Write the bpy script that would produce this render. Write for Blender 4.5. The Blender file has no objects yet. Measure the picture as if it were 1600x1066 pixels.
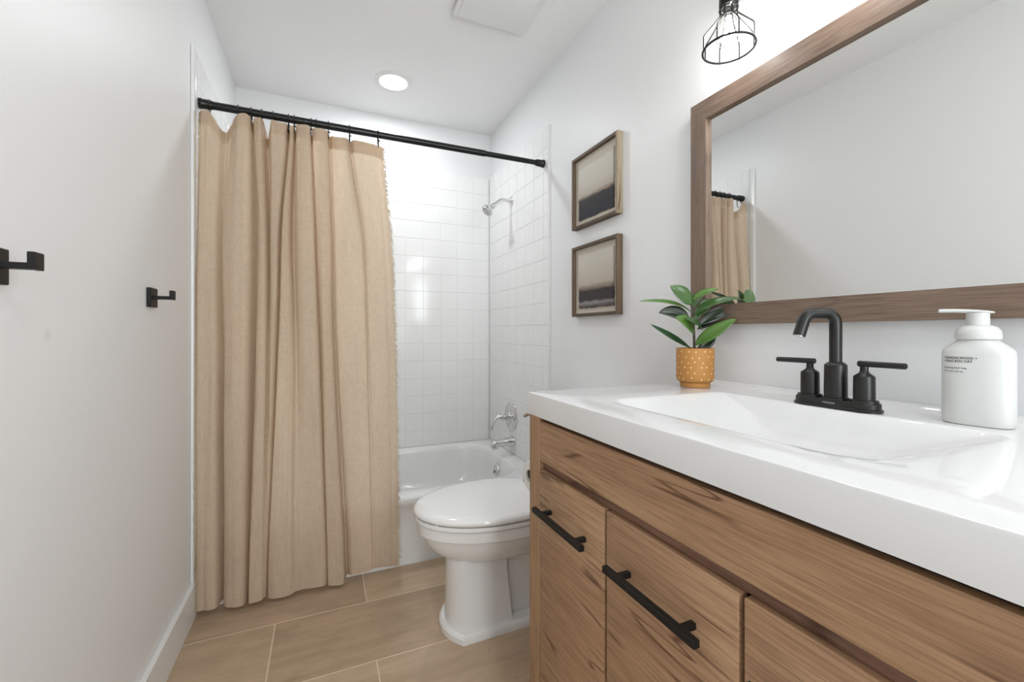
import bpy, bmesh, math, random
from mathutils import Vector, Matrix, noise
from math import sin, cos, pi, radians, sqrt
random.seed(7)

# ------------------------------------------------------------------ camera, world, lights, exposure
SC = bpy.context.scene
COL = SC.collection
TH = math.atan(296 / 677.0)
CAMZ = 1.055
cam = bpy.data.cameras.new('camera')
cam.sensor_width = 36.0
cam.lens = 36.0 * 677 / 1600
cam.shift_y = -13 / 1600.0
cam.clip_start = 0.02
camo = bpy.data.objects.new('camera', cam)
camo.location = (0, 0, CAMZ)
camo.rotation_euler = (radians(90), 0, -TH)
COL.objects.link(camo)
SC.camera = camo

w = bpy.data.worlds.new('world')
w.use_nodes = True
w.node_tree.nodes['Background'].inputs[0].default_value = (0.8, 0.85, 0.9, 1)
w.node_tree.nodes['Background'].inputs[1].default_value = 0.2
SC.world = w
SC.view_settings.view_transform = 'Standard'
SC.view_settings.look = 'None'
SC.view_settings.gamma = 1
SC.view_settings.exposure = 0.07
SC.view_settings.use_curve_mapping = False

# room dimensions
L, R, YB, YF, ZC = -0.447, 1.077, 2.85, -1.75, 2.435
LAMPS = {'shower': 6.2, 'rear': 5.0, 'bulb': 1.9, 'window': 56.0}  # 'rear' and 'window' power fill lights added behind the camera


def area(name, loc, size, power, color=(0.93, 0.968, 1.0), rot=(0, 0, 0)):
    l = bpy.data.lights.new(name, 'AREA')
    l.shape = 'DISK'
    l.size = size
    l.energy = power
    l.color = color
    o = bpy.data.objects.new(name, l)
    o.location = loc
    o.rotation_euler = rot
    COL.objects.link(o)
    return o


area('shower_lamp', (0.357, 2.442, 2.424), 0.14, LAMPS['shower'])
win = area('window_fill_lamp', (0.49, YF - 0.13, 1.28), 1.1, LAMPS['window'], (0.90, 0.955, 1.0), (radians(90), 0, 0))  # added fill light, shines in from behind the camera
win.data.shape = 'RECTANGLE'
win.data.size, win.data.size_y = 0.96, 1.5
area('rear_fill_lamp', (0.42, -0.5, 2.375), 0.42, LAMPS['rear'])  # added fill light overhead, behind the camera


# ------------------------------------------------------------------ helpers
def thing(name, label, cat, loc=(0, 0, 0), group=None):
    o = bpy.data.objects.new(name, None)
    o.location = loc
    o.empty_display_size = 0.05
    COL.objects.link(o)
    o['label'] = label
    o['category'] = cat
    if group:
        o['group'] = group
    return o


def wpos(o):
    p = Vector((0, 0, 0))
    while o is not None:
        p += o.location
        o = o.parent
    return p


def link(name, bm, mat, parent=None, smooth=35, label=None, origin=None):
    """mesh built in world coordinates; moved into its parent's frame"""
    me = bpy.data.meshes.new(name)
    bmesh.ops.recalc_face_normals(bm, faces=bm.faces)
    off = wpos(parent) if parent is not None else Vector(origin or (0, 0, 0))
    if off.length:
        bmesh.ops.translate(bm, verts=bm.verts, vec=-off)
    bm.to_mesh(me)
    bm.free()
    if smooth:
        me.shade_smooth()
        me.set_sharp_from_angle(angle=radians(smooth))
    me.materials.append(mat)
    o = bpy.data.objects.new(name, me)
    COL.objects.link(o)
    if parent is not None:
        o.parent = parent
    elif origin:
        o.location = origin
    if label:
        o['label'] = label
    return o


def struct(name, bm, mat, **k):
    o = link(name, bm, mat, **k)
    o['kind'] = 'structure'
    return o


def box(bm, x0, x1, y0, y1, z0, z1, bev=0.0, seg=2):
    r = bmesh.ops.create_cube(bm, size=1)
    vs = r['verts']
    for v in vs:
        v.co = Vector(((x0 + x1) / 2 + v.co.x * (x1 - x0), (y0 + y1) / 2 + v.co.y * (y1 - y0), (z0 + z1) / 2 + v.co.z * (z1 - z0)))
    if bev > 0:
        es = list({e for v in vs for e in v.link_edges})
        bmesh.ops.bevel(bm, geom=es, offset=bev, segments=seg, profile=0.5, affect='EDGES')
    return bm


def B(*a, **k):
    return box(bmesh.new(), *a, **k)


def frame_of(t):
    t = t.normalized()
    a = Vector((0, 0, 1)) if abs(t.z) < 0.9 else Vector((1, 0, 0))
    u = t.cross(a).normalized()
    return u, t.cross(u).normalized()


def tube(bm, pts, rad, n=12, closed=False, caps=True):
    pts = [Vector(p) for p in pts]
    m = len(pts)
    rings = []
    u = None
    for i, p in enumerate(pts):
        if closed:
            t = pts[(i + 1) % m] - pts[i - 1]
        else:
            t = pts[min(i + 1, m - 1)] - pts[max(i - 1, 0)]
        t.normalize()
        if u is None:
            u, v = frame_of(t)
        else:
            u = (u - t * u.dot(t)).normalized()
            v = t.cross(u).normalized()
        r = rad[i] if isinstance(rad, (list, tuple)) else rad
        rings.append([bm.verts.new(p + (u * cos(2 * pi * k / n) + v * sin(2 * pi * k / n)) * r) for k in range(n)])
    rng = range(m) if closed else range(m - 1)
    for i in rng:
        a, b = rings[i], rings[(i + 1) % m]
        for k in range(n):
            bm.faces.new((a[k], a[(k + 1) % n], b[(k + 1) % n], b[k]))
    if caps and not closed:
        bm.faces.new(rings[0][::-1])
        bm.faces.new(rings[-1])
    return bm


def lathe(bm, prof, centre, axis=(0, 0, 1), n=40, capends=True):
    """prof: (radius, distance along the axis)"""
    ax = Vector(axis).normalized()
    u, v = frame_of(ax)
    c = Vector(centre)
    rings = []
    for r, h in prof:
        if r < 1e-6:
            rings.append([bm.verts.new(c + ax * h)])
        else:
            rings.append([bm.verts.new(c + ax * h + (u * cos(2 * pi * k / n) + v * sin(2 * pi * k / n)) * r) for k in range(n)])
    for a, b in zip(rings, rings[1:]):
        for k in range(n):
            k2 = (k + 1) % n
            if len(a) == 1 and len(b) == 1:
                continue
            if len(a) == 1:
                bm.faces.new((a[0], b[k2], b[k]))
            elif len(b) == 1:
                bm.faces.new((a[k], a[k2], b[0]))
            else:
                bm.faces.new((a[k], a[k2], b[k2], b[k]))
    if capends:
        if len(rings[0]) > 1:
            bm.faces.new(rings[0][::-1])
        if len(rings[-1]) > 1:
            bm.faces.new(rings[-1])
    return bm


def loft(bm, rings, cap0=True, cap1=True):
    vr = [[bm.verts.new(p) for p in r] for r in rings]
    n = len(vr[0])
    for a, b in zip(vr, vr[1:]):
        for k in range(n):
            bm.faces.new((a[k], a[(k + 1) % n], b[(k + 1) % n], b[k]))
    if cap0:
        bm.faces.new(vr[0][::-1])
    if cap1:
        bm.faces.new(vr[-1])
    return bm


def rr(x0, x1, y0, y1, r, z, cs=6, ss=8):
    """rounded rectangle ring; r is one radius or four (x1y1, x0y1, x0y0, x1y0)"""
    if not isinstance(r, (list, tuple)):
        r = [r] * 4
    P = []
    cen = [(x1 - r[0], y1 - r[0], 0), (x0 + r[1], y1 - r[1], 90), (x0 + r[2], y0 + r[2], 180), (x1 - r[3], y0 + r[3], 270)]
    arcs = []
    for (cx, cy, a0), q in zip(cen, r):
        arcs.append([Vector((cx + q * cos(radians(a0 + 90 * k / cs)), cy + q * sin(radians(a0 + 90 * k / cs)), z)) for k in range(cs + 1)])
    for i in range(4):
        P += arcs[i]
        a, b = arcs[i][-1], arcs[(i + 1) % 4][0]
        P += [a.lerp(b, k / ss) for k in range(1, ss)]
    return P


def superell(cx, cy, hx, hy, e, z, n=48):
    P = []
    for k in range(n):
        a = 2 * pi * k / n
        c, s = cos(a), sin(a)
        P.append(Vector((cx + hx * math.copysign(abs(c) ** (2 / e), c), cy + hy * math.copysign(abs(s) ** (2 / e), s), z)))
    return P


def smoothstep(a, b, x):
    t = max(0, min(1, (x - a) / (b - a)))
    return t * t * (3 - 2 * t)


# ------------------------------------------------------------------ materials
def mat(name, color=(0.8, 0.8, 0.8), rough=0.5, metal=0.0, spec=0.5, coat=0.0):
    m = bpy.data.materials.new(name)
    m.use_nodes = True
    b = m.node_tree.nodes['Principled BSDF']
    b.inputs['Base Color'].default_value = (*color, 1)
    b.inputs['Roughness'].default_value = rough
    b.inputs['Metallic'].default_value = metal
    b.inputs['Specular IOR Level'].default_value = spec
    b.inputs['Coat Weight'].default_value = coat
    b.inputs['Coat Roughness'].default_value = 0.05
    return m


def N(m, typ, **k):
    n = m.node_tree.nodes.new(typ)
    for a, v in k.items():
        setattr(n, a, v)
    return n


def LK(m, a, b):
    m.node_tree.links.new(a, b)


def coords(m, scale=(1, 1, 1), loc=(0, 0, 0), rot=(0, 0, 0)):
    tc = N(m, 'ShaderNodeTexCoord')
    mp = N(m, 'ShaderNodeMapping')
    mp.inputs['Scale'].default_value = scale
    mp.inputs['Location'].default_value = loc
    mp.inputs['Rotation'].default_value = rot
    LK(m, tc.outputs['Object'], mp.inputs['Vector'])
    return mp.outputs['Vector']


def nz(m, vec, scale, detail=2, rough=0.5, dist=0.0):
    n = N(m, 'ShaderNodeTexNoise')
    n.inputs['Scale'].default_value = scale
    n.inputs['Detail'].default_value = detail
    n.inputs['Roughness'].default_value = rough
    n.inputs['Distortion'].default_value = dist
    LK(m, vec, n.inputs['Vector'])
    return n.outputs['Fac']


def ramp(m, fac, stops):
    r = N(m, 'ShaderNodeValToRGB')
    el = r.color_ramp.elements
    while len(el) < len(stops):
        el.new(0.5)
    for e, (p, c) in zip(el, stops):
        e.position = p
        e.color = (*c, 1) if len(c) == 3 else c
    LK(m, fac, r.inputs[0])
    return r.outputs[0]


def mix(m, fac, a, b, mode='MIX'):
    n = N(m, 'ShaderNodeMix', data_type='RGBA', blend_type=mode)
    for sock, val in ((n.inputs[0], fac), (n.inputs[6], a), (n.inputs[7], b)):
        if isinstance(val, (int, float)):
            sock.default_value = val
        elif isinstance(val, tuple):
            sock.default_value = (*val, 1)
        else:
            LK(m, val, sock)
    return n.outputs[2]


def bump(m, h, strength, dist=0.001):
    b = N(m, 'ShaderNodeBump')
    b.inputs['Strength'].default_value = strength
    b.inputs['Distance'].default_value = dist
    LK(m, h, b.inputs['Height'])
    LK(m, b.outputs[0], m.node_tree.nodes['Principled BSDF'].inputs['Normal'])


def base(m, sock):
    LK(m, sock, m.node_tree.nodes['Principled BSDF'].inputs['Base Color'])


def wood(name, c_light, c_mid, c_dark, axis=1, streak=1.0, rough=0.45, seed=0.0, scale=1.0, knots=True, wear=None):
    m = mat(name, c_mid, rough)
    s = [26 * scale] * 3
    s[axis] = 1.6 * scale
    v = coords(m, s, (seed, seed * 1.7, seed * 0.3))
    s2 = [5.5 * scale] * 3
    s2[axis] = 0.9 * scale
    v2 = coords(m, s2, (seed * 2.1, seed, 3))
    s3 = [300 * scale] * 3
    s3[axis] = 9 * scale
    v3 = coords(m, s3, (0, seed, 0))
    a = nz(m, v, 1.0, 5, 0.6, 0.6)
    b = nz(m, v2, 1.0, 3, 0.55, 1.2)
    c = nz(m, v3, 1.0, 3, 0.6)
    col = ramp(m, a, [(0.22, c_dark), (0.44, c_mid), (0.74, c_light)])
    col2 = ramp(m, b, [(0.22, c_dark), (0.48, c_mid), (0.76, c_light)])
    col = mix(m, 0.6, col, col2)
    fine = ramp(m, c, [(0.36, (0.56, 0.49, 0.43)), (0.58, (1, 1, 1))])
    col = mix(m, 0.7, col, fine, 'MULTIPLY')
    # thin dark cracks that follow the grain
    s4 = [16 * scale] * 3
    s4[axis] = 1.1 * scale
    v4 = coords(m, s4, (seed * 3.3, 0.5, seed))
    d = nz(m, v4, 1.0, 2, 0.5, 0.8)
    crack = ramp(m, d, [(0.478, (1, 1, 1)), (0.497, (0.42, 0.33, 0.28)), (0.503, (0.36, 0.28, 0.24)), (0.522, (1, 1, 1))])
    gate = nz(m, coords(m, (6, 6, 6), (seed, 0, 0)), 1.0, 1)
    gate = ramp(m, gate, [(0.50, (0, 0, 0)), (0.60, (1, 1, 1))])
    col = mix(m, gate, col, mix(m, streak, col, crack, 'MULTIPLY'))
    if knots:
        vo = N(m, 'ShaderNodeTexVoronoi')
        vo.inputs['Scale'].default_value = 1.0
        s5 = [7 * scale] * 3
        s5[axis] = 3.6 * scale
        LK(m, coords(m, s5, (seed * 1.3, seed, 0.2)), vo.inputs['Vector'])
        k = ramp(m, vo.outputs['Distance'], [(0.0, (0.25, 0.18, 0.13)), (0.07, (0.55, 0.47, 0.4)), (0.16, (1, 1, 1))])
        col = mix(m, 0.75, col, k, 'MULTIPLY')
    base(m, col)
    bump(m, c, 0.12, 0.0006)
    return m


M = {}
M['wall'] = mat('wall_paint', (0.83, 0.835, 0.84), 0.42, spec=0.35)
bump(M['wall'], nz(M['wall'], coords(M['wall'], (1, 1, 1)), 160, 3), 0.06, 0.0006)
M['ceil'] = mat('ceiling_paint', (0.90, 0.90, 0.90), 0.8)
M['trim'] = mat('trim_paint', (0.84, 0.84, 0.835), 0.3)
M['porcelain'] = mat('porcelain', (0.86, 0.86, 0.855), 0.07, coat=0.5)
M['acrylic'] = mat('tub_acrylic', (0.87, 0.87, 0.865), 0.12)
M['marble'] = mat('cultured_marble', (0.78, 0.78, 0.78), 0.045, coat=0.0)
M['chrome'] = mat('chrome', (0.72, 0.72, 0.72), 0.08, 1.0)
M['chrome_dark'] = mat('nozzle_grey', (0.12, 0.12, 0.12), 0.4)
M['black'] = mat('matte_black_metal', (0.007, 0.0068, 0.0065), 0.42, spec=0.3)
M['bronze'] = mat('faucet_bronze', (0.0095, 0.009, 0.008), 0.36, 0.0, spec=0.42)
M['rodblack'] = mat('rod_black', (0.006, 0.006, 0.006), 0.28, spec=0.4)
M['white_plastic'] = mat('white_plastic', (0.83, 0.83, 0.82), 0.35)
M['bottle'] = mat('matte_white_plastic', (0.62, 0.625, 0.61), 0.42)
M['ink'] = mat('black_ink', (0.02, 0.02, 0.02), 0.6)
M['logo'] = mat('grey_ink', (0.45, 0.45, 0.45), 0.4)
M['soil'] = mat('soil', (0.03, 0.02, 0.012), 0.9)
M['paper'] = mat('tissue_paper', (0.85, 0.85, 0.84), 0.9)
M['card'] = mat('cardboard', (0.25, 0.2, 0.15), 0.9)
M['dark'] = mat('cabinet_gap', (0.03, 0.022, 0.018), 0.8)
M['caulk'] = mat('caulk', (0.84, 0.84, 0.83), 0.3)

m = M['wall_left'] = mat('wall_paint_marked', (0.83, 0.835, 0.84), 0.42, spec=0.35)   # with the round smudge
tc = N(m, 'ShaderNodeTexCoord')
vm = N(m, 'ShaderNodeVectorMath', operation='DISTANCE')
LK(m, tc.outputs['Object'], vm.inputs[0])
vm.inputs[1].default_value = (L, 1.0334, 1.0509)
base(m, ramp(m, vm.outputs['Value'], [(0.0, (0.76, 0.76, 0.76)), (0.006, (0.77, 0.77, 0.77)), (0.014, (0.85, 0.85, 0.85))]))

m = M['mirror'] = mat('mirror_glass', (0.86, 0.87, 0.865), 0.0, 1.0)

# floor: long brown stone-look tiles laid in half bond
m = M['floor'] = mat('floor_tile', (0.3, 0.2, 0.13), 0.38)
br = N(m, 'ShaderNodeTexBrick')
br.offset = 0.5
br.offset_frequency = 2
for k, v in (('Scale', 1.0), ('Mortar Size', 0.0026), ('Mortar Smooth', 0.3), ('Bias', 0.0), ('Brick Width', 0.632), ('Row Height', 0.33)):
    br.inputs[k].default_value = v
LK(m, coords(m, (1, 1, 1), (0.157 + 0.316, -1.452 + 3.3, 0)), br.inputs['Vector'])
br.inputs['Color1'].default_value = (0.0, 0.0, 0.0, 1)
br.inputs['Color2'].default_value = (1, 1, 1, 1)
br.inputs['Mortar'].default_value = (0.5, 0.5, 0.5, 1)
fv = coords(m, (2.2, 14, 1), (3, 1, 0))
c1 = ramp(m, nz(m, fv, 1.0, 6, 0.6, 0.7), [(0.25, (0.43, 0.31, 0.20)), (0.5, (0.54, 0.40, 0.27)), (0.75, (0.63, 0.475, 0.335))])
c2 = ramp(m, nz(m, coords(m, (5, 9, 1)), 1.0, 4, 0.7, 0.3), [(0.3, (0.72, 0.7, 0.68)), (0.6, (1, 1, 1))])
c3 = mix(m, 0.5, c1, c2, 'MULTIPLY')
c3 = mix(m, 0.16, c3, br.outputs['Color'], 'OVERLAY')
pit = ramp(m, nz(m, coords(m, (40, 70, 1)), 1.0, 2, 0.5), [(0.22, (0.5, 0.42, 0.36)), (0.28, (1, 1, 1))])
c3 = mix(m, 0.8, c3, pit, 'MULTIPLY')
base(m, mix(m, br.outputs['Fac'], c3, (0.76, 0.62, 0.47)))
inv = N(m, 'ShaderNodeMath', operation='SUBTRACT')
inv.inputs[0].default_value = 1.0
LK(m, br.outputs['Fac'], inv.inputs[1])
bump(m, inv.outputs[0], 0.4, 0.0015)

OAK = ((0.52, 0.335, 0.195), (0.42, 0.25, 0.14), (0.28, 0.155, 0.09))
M['oak'] = wood('oak_laminate', *OAK, axis=1, seed=1.3)
M['oak2'] = wood('oak_laminate_door', *OAK, axis=1, seed=4.1)
M['oak3'] = wood('oak_laminate_door', *OAK, axis=1, seed=7.7)
M['oak4'] = wood('oak_laminate_door', *OAK, axis=1, seed=11.2)
M['oak_v'] = wood('oak_laminate_upright', *OAK, axis=2, seed=2.2, knots=False)
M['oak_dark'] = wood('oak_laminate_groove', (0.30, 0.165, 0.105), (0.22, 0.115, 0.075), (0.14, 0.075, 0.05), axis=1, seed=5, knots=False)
WAL = ((0.27, 0.195, 0.145), (0.2, 0.138, 0.1), (0.115, 0.078, 0.055))
M['walnut_h'] = wood('walnut_rail', *WAL, axis=1, seed=3.4, streak=0.4, scale=1.2)
M['walnut_v'] = wood('walnut_stile', *WAL, axis=2, seed=6.1, streak=0.4, scale=1.2)
FR = ((0.21, 0.145, 0.09), (0.125, 0.082, 0.05), (0.055, 0.036, 0.024))
M['frame_h'] = wood('rustic_frame_rail', *FR, axis=1, seed=2.9, rough=0.6, scale=1.6)
M['frame_v'] = wood('rustic_frame_stile', *FR, axis=2, seed=8.2, rough=0.6, scale=1.6)
M['frame_pale'] = wood('rustic_frame_pale', (0.5, 0.42, 0.32), (0.36, 0.29, 0.2), (0.16, 0.11, 0.07), axis=2, seed=1.2, rough=0.7, scale=1.6)


# curtain cloth: thin, lets light through
def cloth(name, col, tr=0.42, weave=True):
    m = bpy.data.materials.new(name)
    m.use_nodes = True
    nt = m.node_tree
    p = nt.nodes['Principled BSDF']
    p.inputs['Roughness'].default_value = 0.9
    p.inputs['Specular IOR Level'].default_value = 0.15
    f = nz(m, coords(m, (9, 9, 1.1), (1, 2, 3)), 1.0, 4, 0.6)
    g = nz(m, coords(m, (420, 420, 30)), 1.0, 2)
    h = nz(m, coords(m, (30, 30, 500)), 1.0, 2)
    c = ramp(m, f, [(0.3, tuple(x * 0.93 for x in col)), (0.7, tuple(min(1, x * 1.06) for x in col))])
    if weave:
        c = mix(m, 0.35, c, ramp(m, g, [(0.3, (0.72, 0.7, 0.68)), (0.6, (1, 1, 1))]), 'MULTIPLY')
        c = mix(m, 0.3, c, ramp(m, h, [(0.3, (0.75, 0.73, 0.7)), (0.6, (1, 1, 1))]), 'MULTIPLY')
        mu = N(m, 'ShaderNodeMath', operation='ADD')
        LK(m, g, mu.inputs[0])
        LK(m, h, mu.inputs[1])
        bump(m, mu.outputs[0], 0.25, 0.0006)
    base(m, c)
    t = N(m, 'ShaderNodeBsdfTranslucent')
    LK(m, c, t.inputs['Color'])
    mx = N(m, 'ShaderNodeMixShader')
    mx.inputs[0].default_value = tr
    LK(m, p.outputs[0], mx.inputs[1])
    LK(m, t.outputs[0], mx.inputs[2])
    LK(m, mx.outputs[0], nt.nodes['Material Output'].inputs['Surface'])
    return m


M['cloth'] = cloth('linen_cloth', (0.775, 0.63, 0.48), 0.44)
M['fringe'] = cloth('frayed_thread', (0.80, 0.72, 0.60), 0.3, weave=False)

# leaves
m = M['leaf'] = mat('rubber_plant_leaf', (0.06, 0.2, 0.05), 0.3, coat=0.25)
lf = nz(m, coords(m, (30, 30, 30)), 1.0, 2)
oi = N(m, 'ShaderNodeObjectInfo')
la = ramp(m, oi.outputs['Random'], [(0.0, (0.018, 0.055, 0.018)), (0.5, (0.033, 0.09, 0.018)), (1.0, (0.05, 0.125, 0.022))])
base(m, mix(m, 0.5, la, ramp(m, lf, [(0.35, (0.55, 0.6, 0.5)), (0.65, (1, 1, 1))]), 'MULTIPLY'))
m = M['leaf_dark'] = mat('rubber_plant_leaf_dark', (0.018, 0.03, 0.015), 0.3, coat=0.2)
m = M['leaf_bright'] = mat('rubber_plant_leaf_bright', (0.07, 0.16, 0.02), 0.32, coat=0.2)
m = M['vein'] = mat('leaf_vein', (0.08, 0.18, 0.05), 0.4)
m = M['stem'] = mat('plant_stem', (0.035, 0.03, 0.015), 0.5)

# terracotta pot with hand-painted dots
m = M['pot'] = mat('mustard_terracotta', (0.47, 0.215, 0.052), 0.6)
m = M['dots'] = mat('pot_dots', (0.92, 0.72, 0.46), 0.6)


def emit(name, col, s):
    m = bpy.data.materials.new(name)
    m.use_nodes = True
    p = m.node_tree.nodes['Principled BSDF']
    p.inputs['Base Color'].default_value = (0.9, 0.9, 0.9, 1)
    p.inputs['Emission Color'].default_value = (*col, 1)
    p.inputs['Emission Strength'].default_value = s
    return m


M['diffuser'] = emit('lit_diffuser', (1, 0.985, 0.96), 5)
M['filament'] = emit('lit_filament', (1, 0.93, 0.82), 60)

m = M['glass'] = bpy.data.materials.new('clear_glass')
m.use_nodes = True
nt = m.node_tree
nt.nodes.remove(nt.nodes['Principled BSDF'])
tr_ = N(m, 'ShaderNodeBsdfTransparent')
tr_.inputs[0].default_value = (0.95, 0.95, 0.94, 1)
gl_ = N(m, 'ShaderNodeBsdfGlossy')
gl_.inputs['Roughness'].default_value = 0.02
lw = N(m, 'ShaderNodeLayerWeight')
lw.inputs['Blend'].default_value = 0.25
mx = N(m, 'ShaderNodeMixShader')
LK(m, lw.outputs['Facing'], mx.inputs[0])
LK(m, tr_.outputs[0], mx.inputs[1])
LK(m, gl_.outputs[0], mx.inputs[2])
LK(m, mx.outputs[0], nt.nodes['Material Output'].inputs['Surface'])

# ------------------------------------------------------------------ room shell
T = 0.1
struct('floor', B(L - T, R + T, YF - T, YB + T, -0.1, 0), M['floor'], smooth=0)
struct('ceiling', B(L - T, R + T, YF - T, YB + T, ZC, ZC + T), M['ceil'], smooth=0)
struct('wall_left', B(L - T, L, YF - T, YB + T, 0, ZC), M['wall_left'], smooth=0)
struct('wall_right', B(R, R + T, YF - T, YB + T, 0, ZC), M['wall'], smooth=0)
struct('wall_back', B(L, R, YB, YB + T, 0, ZC), M['wall'], smooth=0)
bm = bmesh.new()
wx0, wx1, wz0, wz1 = 0.0, 0.98, 0.52, 2.04  # opening for the added fill window
for q in ((L, wx0, 0, ZC), (wx1, R, 0, ZC), (wx0, wx1, 0, wz0), (wx0, wx1, wz1, ZC)):
    box(bm, q[0], q[1], YF - T, YF, q[2], q[3])
struct('wall_front', bm, M['wall'], smooth=0)


def baseboard(name, x0, x1, y0, y1):
    """flat board with a small chamfer at the top inner edge"""
    bm = bmesh.new()
    box(bm, x0, x1, y0, y1, 0.0, 0.128, 0.002, 1)
    return struct(name, bm, M['trim'], smooth=0)


baseboard('baseboard_left', L, L + 0.016, YF + 0.016, 1.966)
baseboard('baseboard_right', R - 0.016, R, 1.03, 1.966)
baseboard('baseboard_front', L, R, YF, YF + 0.016)
# window added behind the camera, out of view, to let frontal fill in
bm = bmesh.new()
for q in ((wx0, wx0 + 0.05, wz0, wz1), (wx1 - 0.05, wx1, wz0, wz1), (wx0 + 0.05, wx1 - 0.05, wz0, wz0 + 0.05), (wx0 + 0.05, wx1 - 0.05, wz1 - 0.05, wz1), (wx0 + 0.05, wx1 - 0.05, 1.26, 1.30)):
    box(bm, q[0], q[1], YF - 0.07, YF - 0.03, q[2], q[3], 0.002, 1)
wn = struct('fill_window_1', bm, M['trim'], smooth=0)
link('glass_pane', B(wx0 + 0.045, wx1 - 0.045, YF - 0.053, YF - 0.048, wz0 + 0.045, wz1 - 0.045), M['glass'], wn, smooth=0)
bm = bmesh.new()
for q in ((wx0 - 0.08, wx0, wz0 - 0.08, wz1 + 0.08), (wx1, wx1 + 0.08, wz0 - 0.08, wz1 + 0.08), (wx0, wx1, wz1, wz1 + 0.08), (wx0, wx1, wz0 - 0.08, wz0)):
    box(bm, q[0], q[1], YF, YF + 0.018, q[2], q[3])
struct('trim_1', bm, M['trim'], smooth=0)  # casing around the added window

# ------------------------------------------------------------------ shower surround (moulded tile panels)
PX0, PX1, PY0, PY1, PZ0, PZ1 = L + 0.007, R - 0.007, 1.975, YB - 0.007, 0.30, 2.128
PITCH = 0.1147


def panel(ax, at, out, a0, a1, tiles_a0, ncol):
    """ax: axis normal to the wall (0 X, 1 Y); at: wall plane; out: side the panel faces"""
    bm = bmesh.new()

    def bx(a, b, z0, z1, d0, d1, bev=0, seg=1):
        p, q = sorted((at + out * d0, at + out * d1))
        if ax == 0:
            box(bm, p, q, a, b, z0, z1, bev, seg)
        else:
            box(bm, a, b, p, q, z0, z1, bev, seg)
    bx(a0, a1, PZ0 + 0.0105, PZ1, 0, 0.005, 0.001)
    g = 0.0012
    for r in range(16):
        z0 = 0.293 + PITCH * r
        z1 = z0 + PITCH
        z0 = max(z0, PZ0 + 0.0105)
        for c in range(ncol):
            u0 = tiles_a0 + PITCH * c
            bx(max(u0, a0) + g, min(u0 + PITCH, a1) - g, z0 + g * 1.5, z1 - g * 1.5, 0.003, 0.0068, 0.0014, 1)
    return bm




def surround(label, loc, bm):
    t = thing('shower_wall_panel', label, 'shower wall', loc)
    link('tiled_panel', bm, M['acrylic'], t, smooth=0)


surround('glossy white tile-pattern shower panel on the back wall, behind the curtain', (0.315, YB, PZ0), panel(1, YB, -1, L + 0.0095, R - 0.0095, R - 0.012 - 13 * PITCH, 13))


def side(at, out, label):
    bm = panel(0, at, out, PY0, YB - 0.0005, 2.033, 7)
    p, q = sorted((at, at + out * 0.009))
    box(bm, p, q, PY0, PY0 + 0.008, PZ0 + 0.0105, PZ1, 0.002, 2)
    for r in range(16):
        z0 = 0.293 + PITCH * r
        pp, qq = sorted((at + out * 0.003, at + out * 0.0065))
        box(bm, pp, qq, PY0 + 0.009, 2.031, max(z0, PZ0 + 0.0105) + 0.001, z0 + PITCH - 0.001, 0.0014, 1)
    surround(label, (at, 2.4, PZ0), bm)


side(L, 1, 'white tile-pattern shower panel on the left wall, beside the curtain edge')
side(R, -1, 'white tile-pattern shower panel on the right wall, carrying the chrome shower fittings')
# painted vertical edge trims at the ends of the surround
struct('trim_2', B(L, L + 0.010, 1.94, 1.974, 0.128, 2.125, 0.003, 2), M['caulk'])
struct('trim_3', B(R - 0.005, R, 1.966, 1.974, 0.128, 2.13, 0.0015, 1), M['caulk'])

# ------------------------------------------------------------------ bathtub
ZR = 0.31
tub = thing('bathtub', 'white alcove bathtub with a plain apron, behind the linen curtain', 'bathtub', (0.315, 2.4, 0))
bm = bmesh.new()
X0, X1, Y0, Y1 = L + 0.001, R - 0.001, 1.985, YB - 0.001
ro = [0.004] * 4
rings = [rr(X0, X1, Y0 + 0.012, Y1, ro, 0.0), rr(X0, X1, Y0 + 0.012, Y1, ro, 0.03), rr(X0, X1, Y0 + 0.012, Y1, ro, ZR - 0.06),
         rr(X0, X1, Y0 + 0.004, Y1, ro, ZR - 0.045), rr(X0, X1, Y0, Y1, ro, ZR - 0.03), rr(X0, X1, Y0 + 0.001, Y1, ro, ZR - 0.014),
         rr(X0, X1, Y0 + 0.007, Y1, ro, ZR - 0.004), rr(X0, X1, Y0 + 0.018, Y1, ro, ZR)]
ix0, ix1, iy0, iy1 = X0 + 0.07, X1 - 0.085, Y0 + 0.085, Y1 - 0.054
for d, dz, rd in ((0, 0, 0.17), (0.005, -0.002, 0.165), (0.012, -0.010, 0.16), (0.018, -0.03, 0.155), (0.03, -0.09, 0.15), (0.045, -0.17, 0.14), (0.06, -0.225, 0.12), (0.09, -0.25, 0.09), (0.14, -0.262, 0.05)):
    rings.append(rr(ix0 + d * 1.8, ix1 - d, iy0 + d * 0.9, iy1 - d * 0.9, rd, ZR + dz))
loft(bm, rings, cap0=False)
link('tub_shell', bm, M['porcelain'], tub, smooth=50)
OX = ix1 - 0.036
bm = bmesh.new()
lathe(bm, [(0.036, -0.012), (0.036, 0.004), (0.033, 0.009), (0.012, 0.011), (0.011, 0.014), (0, 0.0145)], (OX + 0.004, 2.42, 0.232), (-1, -0.05, 0.1))
ov = link('overflow_plate', bm, M['chrome'], tub, label='round chrome overflow plate')
bm = bmesh.new()
tube(bm, [(OX - 0.009, 2.42, 0.232), (OX - 0.016, 2.42, 0.222), (OX - 0.016, 2.42, 0.213)], 0.0035, 8)
link('trip_lever', bm, M['chrome_dark'], ov)
bm = bmesh.new()
lathe(bm, [(0.035, 0), (0.033, 0.004), (0.02, 0.005), (0.018, 0.012), (0, 0.013)], (ix1 - 0.22, 2.42, ZR - 0.262))
link('drain', bm, M['chrome'], tub)

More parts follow.
